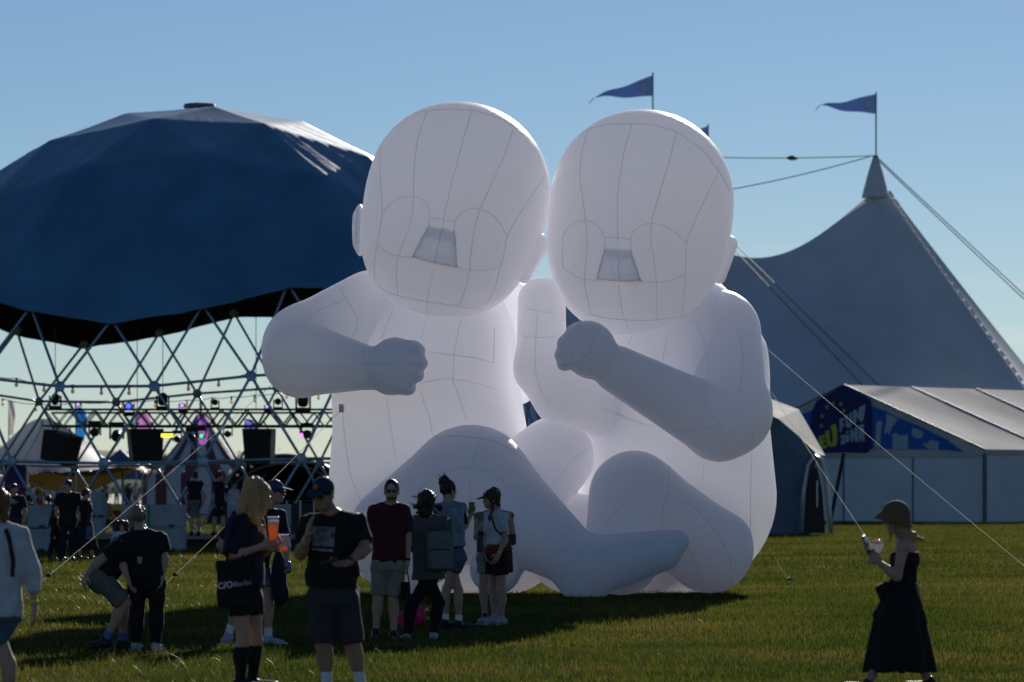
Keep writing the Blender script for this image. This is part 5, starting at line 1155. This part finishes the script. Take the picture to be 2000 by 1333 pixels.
p.legs(C_BLK, .52, .030); p.top(C_WHT, 1064, .68, .018, 'tshirt'); vf = p.last; p.strap([(960, 1010), (968, 1034), (984, 1048)], STRAPM, .011, 'bag_strap', vf)
p.skirt(C_RUST, p.p(970, 1064), p.p(974, 1080), (.165, .15), (.19, .175), 'tied_jacket'); p.kid('jacket_sleeve', SDF().cone(p.p(992, 1070, .05), p.p(997, 1114, .06), .05, .035), .014, C_RUST)
p.shoes(SHOE_W); p.hair(H_BRN, [((968, 968, 0), (971, 996, .03), .06, .04), ((963, 985, -.09), (955, 1016, -.10), .022, .012)], full=.012); p.cap(C_CHA); p.glasses(.075); p.band('r', mat('band_yellow', (.65,.55,.03)), .08, .031)
p = Person('person in beige tank top and shorts half hidden behind laughing woman', 155, 966, dict(
    head=(966, 972), neck=(966, 998), shl=(934, 1010), ell=(931, 1050), wrl=(938, 1032, -.18), shr=(994, 1008), elr=(1002, 1046), wrr=(990, 1070, -.1),
    pelvis=(960, 1084), knl=(944, 1150), anl=(947, 1204), knr=(974, 1150), anr=(974, 1204)), 10, skin=0, m=.97, wd=.95, group=GG, female=True, handL=1.0)
p.legs(C_BEI, .50, .03); p.top(C_KHA, 1082, 0, .012, 'tank_top'); p.shoes(SHOE_B); p.hair(H_BRN, full=.01)
o = thing('belt_bag', 'dark belt bag at right side behind laughing woman', 'bag', p.W(997, 1062, -.10)); S = SDF().box((0, 0, .05), (.07, .05, .07), I3, .035); v, f = sdf_mesh(S, S.lo, S.hi, .012); mobj('bag_body', v, f, cloth('bag_plum', (.05,.03,.05)), o); MB().tube([(-.05, 0, .11), (-.12, .02, .30)], .008, 5).build('strap', STRAPM, o)
o = thing('drink_bottle', 'dark blue drink bottle held before beige tank top', 'bottle', p.W(937, 1078, -.24)); MB().lathe([(.035, 0), (.038, .02), (.038, .17), (.022, .20), (.022, .215)], n=12).build('bottle_body', mat('bottle_navy', (.02,.03,.10), .35, .1), o, smooth=True); MB().lathe([(.024, .215), (.024, .245)], n=10).build('bottle_cap', STRAPM, o)

# ---- woman in hat at the right
p = Person('woman in black strapless dress and brown bucket hat walking left', 232, 1758, dict(
    head=(1749, 1014), neck=(1768, 1056), shl=(1760, 1068, -.15), ell=(1748, 1126, -.20), wrl=(1712, 1098, -.22), hal=(1700, 1084, -.20), pnl=(0, 1, .3), shr=(1774, 1068, .15), elr=(1752, 1124, .20), wrr=(1720, 1100, .06), har=(1708, 1084, .0), pnr=(-.4, -.3, .9),
    pelvis=(1765, 1170), hpl=(1762, 1178, -.08), hpr=(1766, 1178, .08), knl=(1722, 1262, -.08), anl=(1694, 1336, -.08), knr=(1780, 1264, .08), anr=(1818, 1334, .08)), -88, head_az=-96, pitch=-12, skin=0, m=.97, wd=.95, group=GF, female=True, handL=.7, handR=.7)
p.top(C_BLK, 1150, 0, .010, 'dress_bodice', .84, straps=True); S = SDF(); LM = np.array([V3(p.l), V3(p.f)]); S.econe(p.p(1757, 1196), p.p(1757, 1310), (.195, .20), (.25, .305), LM, .02); S.econe(p.p(1765, 1134), p.p(1757, 1206), (.132, .115), (.203, .212), LM, .04); S.noise = lambda P: .014*np.sin(np.arctan2(P[:, 1], P[:, 0])*9+P[:, 2]*2)*np.clip((.95-P[:, 2])*2, 0, 1); p.kid('dress_skirt', S, .016, C_BLK)
p.shoes(SHOE_B); p.hair(H_BLO, [((1758, 1020, 0), (1764, 1052, .0), .07, .05), ((1764, 1042, -.02), (1800, 1054, -.02), .06, .018), ((1764, 1050, -.03), (1780, 1080, -.03), .05, .02), ((1740, 1030, -.06), (1738, 1056, -.06), .03, .012)], full=.012, back=-.10)
p.wisps(H_BLO, [(1782, 1050), (1776, 1060), (1780, 1070)], 44, (.45, 1, .0), .13)
k = p.hk; S = SDF().ell(p.h(0, -.012, .040), (.112*k, .132*k, .128*k), p.HM, .02).plane(p.h(0, 0, -.025), -V3(p.hu)); S.econe(p.h(0, .0, .03), p.h(0, .03, -.03), (.11*k, .128*k), (.128*k, .165*k), p.HM[:2], .03); p.kid('bucket_hat', S, .011, C_STRAW)
p.kid('belt_knot', SDF().cone(p.p(1786, 1138, -.10), p.p(1792, 1168, -.12), .008, .005), .006, mat('belt_pale', (.2,.18,.15)))
o = thing('waist_bag', 'small black bag on hip of woman in bucket hat', 'bag', p.W(1727, 1172, -.05)); S = SDF().box((0, 0, .07), (.065, .05, .075), np.array([[.9,0,.43],[0,1,0],[-.43,0,.9]]), .03); v, f = sdf_mesh(S, S.lo, S.hi, .012); mobj('bag_body', v, f, C_BLK, o); MB().tube([(.03, -.05, .13), (.18, -.09, .15), (.27, -.02, .13)], .008, 5).build('strap', STRAPM, o)
phone('grey-cased phone held by woman in bucket hat', p.W(1687, 1063, -.18), (-.28, 0, 1), (-.9, .3, 0), PHG)
bw = thing('food_bowl', 'clear plastic bowl of food held by woman in bucket hat', 'bowl', p.W(1711, 1080, -.05)); MB().lathe([(.035, 0), (.055, .05), (.062, .075), (.064, .078)], n=18).build('bowl', CUPM, bw, smooth=True); MB().lathe([(.03, .076), (.05, .085), (.02, .10)], n=12).build('food', mat('food_amber', (.4,.16,.03), .6, .4, 60), bw, smooth=True); MB().lathe([(.066, .08), (.06, .088), (.03, .112), (.02, .114)], n=18).build('lid', mat('lid_clear', (.75,.78,.8), .12, 0, alpha=.4, spec=.6), bw, smooth=True)

# ---- people near the dome
def stand(cx, top, s, az, z=0, h=None, w=.27, arms=.0, step=.0):
    """standing pose in photo pixels for a figure whose crown is at row top"""
    ft = HZ+(EYE-z)*s; H = ft-top; y = lambda t: ft-H*t; a = math.cos(R(az)); d = abs(math.sin(R(az)))
    x = lambda q: cx+q*s*(H/s)/1.75
    return dict(head=(cx, y(.925)), neck=(cx, y(.835)), ell=(x(-.25*abs(a)-.03), y(.63), 0), wrl=(x(-.25*abs(a)+.02), y(.49), -.08), elr=(x(.25*abs(a)+.03), y(.63), 0), wrr=(x(.25*abs(a)-.02), y(.49), -.08),
        pelvis=(cx, y(.53)), knl=(x(-.10*abs(a)-step*.6), y(.285), 0), anl=(x(-.10*abs(a)-step), y(.045), 0), knr=(x(.10*abs(a)+step*.5), y(.285), 0), anr=(x(.10*abs(a)+step), y(.045), 0))
FN_ = 1.7
p = Person('dark-haired man in black T-shirt walking with woman and girl at left', 86, 133, stand(133, 938, 86, 10), 10, head_az=-20, m=1.02, wd=1.1, fine=FN_, group=GM); p.legs(C_NAVY, 1.95, .02, 'trousers'); p.top(C_BLK, 1028, .7, .025); p.hair(H_BLK, full=.008); p.shoes(SHOE_B)
p = Person('woman in black dress with small blue bag walking beside man at left', 86, 168, stand(168, 955, 86, 70, step=.12), 70, head_az=88, m=.95, wd=.95, fine=FN_, group=GM, female=True); p.top(C_BLK, 1030, .7, .016, 'dress_bodice'); p.skirt(C_BLK, p.p(167, 1018), p.p(164, 1072), (.15, .14), (.26, .34), 'dress_skirt'); p.hair(H_BRN, bun=((164, 966, .03), .06)); p.shoes(SHOE_B)
o = thing('shoulder_bag', 'small blue bag hanging from woman in black dress at left', 'bag', p.W(178, 1053, -.25)); MB().prism([(-.09,-.04,0),(.09,-.04,0),(.08,-.04,.28),(-.08,-.04,.28)], (0,.08,0)).build('bag_body', C_DEN, o); MB().tube([(-.06,0,.28),(-.04,0,.7),(0,.05,.85)], .01, 5).build('strap', STRAPM, o)
p = Person('little girl in dark clothes with long hair walking at left', 86, 107, stand(108, 995, 86, 80, step=.16), 80, m=.72, wd=.95, fine=FN_, group=GM, female=True); p.legs(C_BLK, 1.95, .02, 'trousers'); p.top(C_BLK, 1056, .7, .018); p.hair(H_BRN, [((104, 1004, 0), (95, 1028, 0), .07, .02)], full=.012); p.shoes(SHOE_B)
p = Person('man in dark T-shirt standing behind person in white shirt at left', 86, 27, stand(27, 945, 86, 20), 20, m=1.0, wd=1.1, fine=FN_, group=GM); p.legs(C_CHA, 1.0, .03); p.top(C_NAVY, 1034, .7, .024); p.hair(H_BLK, full=.006); p.shoes(SHOE_B)
p = Person('man in black T-shirt and plaid shorts standing on the deck', 70.5, 381, stand(381, 921, 70.5, 200, .3), 200, m=1.0, wd=1.05, fine=FN_, base_z=.285, group=GM); p.legs(C_PLAID, .95, .03); p.top(C_BLK, 985, .7, .024); p.hair(H_BLK, full=.006); p.shoes(SHOE_B)
p = Person('man in all black with shorts looking right on the deck', 70.5, 428, stand(428, 922, 70.5, 120, .3, step=.10), 120, head_az=95, m=1.0, wd=1.05, fine=FN_, base_z=.285, group=GM); p.legs(C_BLK, .9, .03); p.top(C_BLK, 985, .7, .026); p.hair(H_BLK, full=.008); p.shoes(SHOE_B)
p = Person('person in white T-shirt standing beyond blonde woman', 62, 457, stand(457, 938, 62, 60, .0), 60, m=.95, fine=FN_, group=GM); p.legs(C_BEI, .9, .03); p.top(C_WHT, 1000, .7, .024); p.hair(H_BRN); p.shoes(SHOE_B)
def sit(cx, head, s, az, seat=.45, ground=0):
    d = math.sin(R(az)); y = lambda z: HZ+(EYE-z)*s; fx = lambda q: cx+q*d*s; fy = lambda q: -q*math.cos(R(az)); l = math.cos(R(az))*.1*s
    t = EYE+(HZ-head)/s; k = t-seat
    return dict(head=(cx, head, 0), neck=(cx, y(seat+k*.76), 0), ell=(cx-l*2.3+fx(.1)-cx, y(seat+k*.40), fy(.12)), wrl=(fx(.34)-l, y(seat+.14), fy(.34)), elr=(cx+l*2.3+fx(.1)-cx, y(seat+k*.40), fy(.12)), wrr=(fx(.34)+l, y(seat+.14), fy(.34)),
        pelvis=(cx, y(seat+.10), 0), knl=(fx(.42)-l, y(seat+.08 if seat > .2 else .42), fy(.42)), anl=(fx(.46)-l, y(.08), fy(.46 if seat > .2 else .62)), knr=(fx(.42)+l, y(seat+.08 if seat > .2 else .42), fy(.42)), anr=(fx(.46)+l, y(.08), fy(.46 if seat > .2 else .62)))
p = Person('woman in sunglasses and white top sitting on grass behind crouching man', 82, 238, sit(238, 1027, 82, 0, .05), 0, m=.92, fine=1.3, group=GM, female=True); p.legs(C_DEN, 1.9, .015, 'trousers'); p.top(C_WHT, 1062, .6, .016); p.hair(H_BLK, [((230, 1022, .03), (228, 1046, .02), .06, .05), ((246, 1022, .03), (248, 1046, .02), .06, .05)], full=.02); p.glasses(); p.shoes(SHOE_W)
p = Person('woman in rose top seated on red bench behind family', 62, 207, sit(207, 972, 62, 60), 60, m=.95, fine=FN_, group=GM, female=True); p.legs(C_BLK, 1.9, .02, 'trousers'); p.top(C_PINK, 1020, .6, .02); p.hair(H_BRN, full=.015); p.shoes(SHOE_B)
p = Person('person in straw hat and orange top seated on bench at far left', 58, 78, sit(76, 962, 58, 70), 70, m=.98, fine=FN_, group=GM); p.legs(C_BLK, 1.9, .02, 'trousers'); p.top(C_ORG, 1012, .6, .02); p.hair(H_BRN); p.shoes(SHOE_B); S = SDF().ell(p.h(0, 0, .05), (.10, .12, .11), p.HM).plane(p.h(0, 0, .03), -V3(p.hu)); S.ell(p.h(0, 0, .05), (.19, .20, .014), p.HM, .02); p.kid('straw_hat', S, .016, mat('straw', (.35,.26,.12), .9, .2))
p = Person('dark-haired person in black seated at far left end of bench', 58, 56, sit(56, 975, 58, 160), 160, m=.95, fine=FN_, group=GM); p.legs(C_BLK, 1.9, .02, 'trousers'); p.top(C_BLK, 1012, .6, .02); p.hair(H_BLK, full=.02); p.shoes(SHOE_B)
p = Person('dark-haired person in black seated right of the straw hat', 58, 95, sit(95, 976, 58, 190), 190, m=.92, fine=FN_, group=GM); p.legs(C_BLK, 1.9, .02, 'trousers'); p.top(C_BLK, 1012, .6, .02); p.hair(H_BLK, full=.02); p.shoes(SHOE_B)
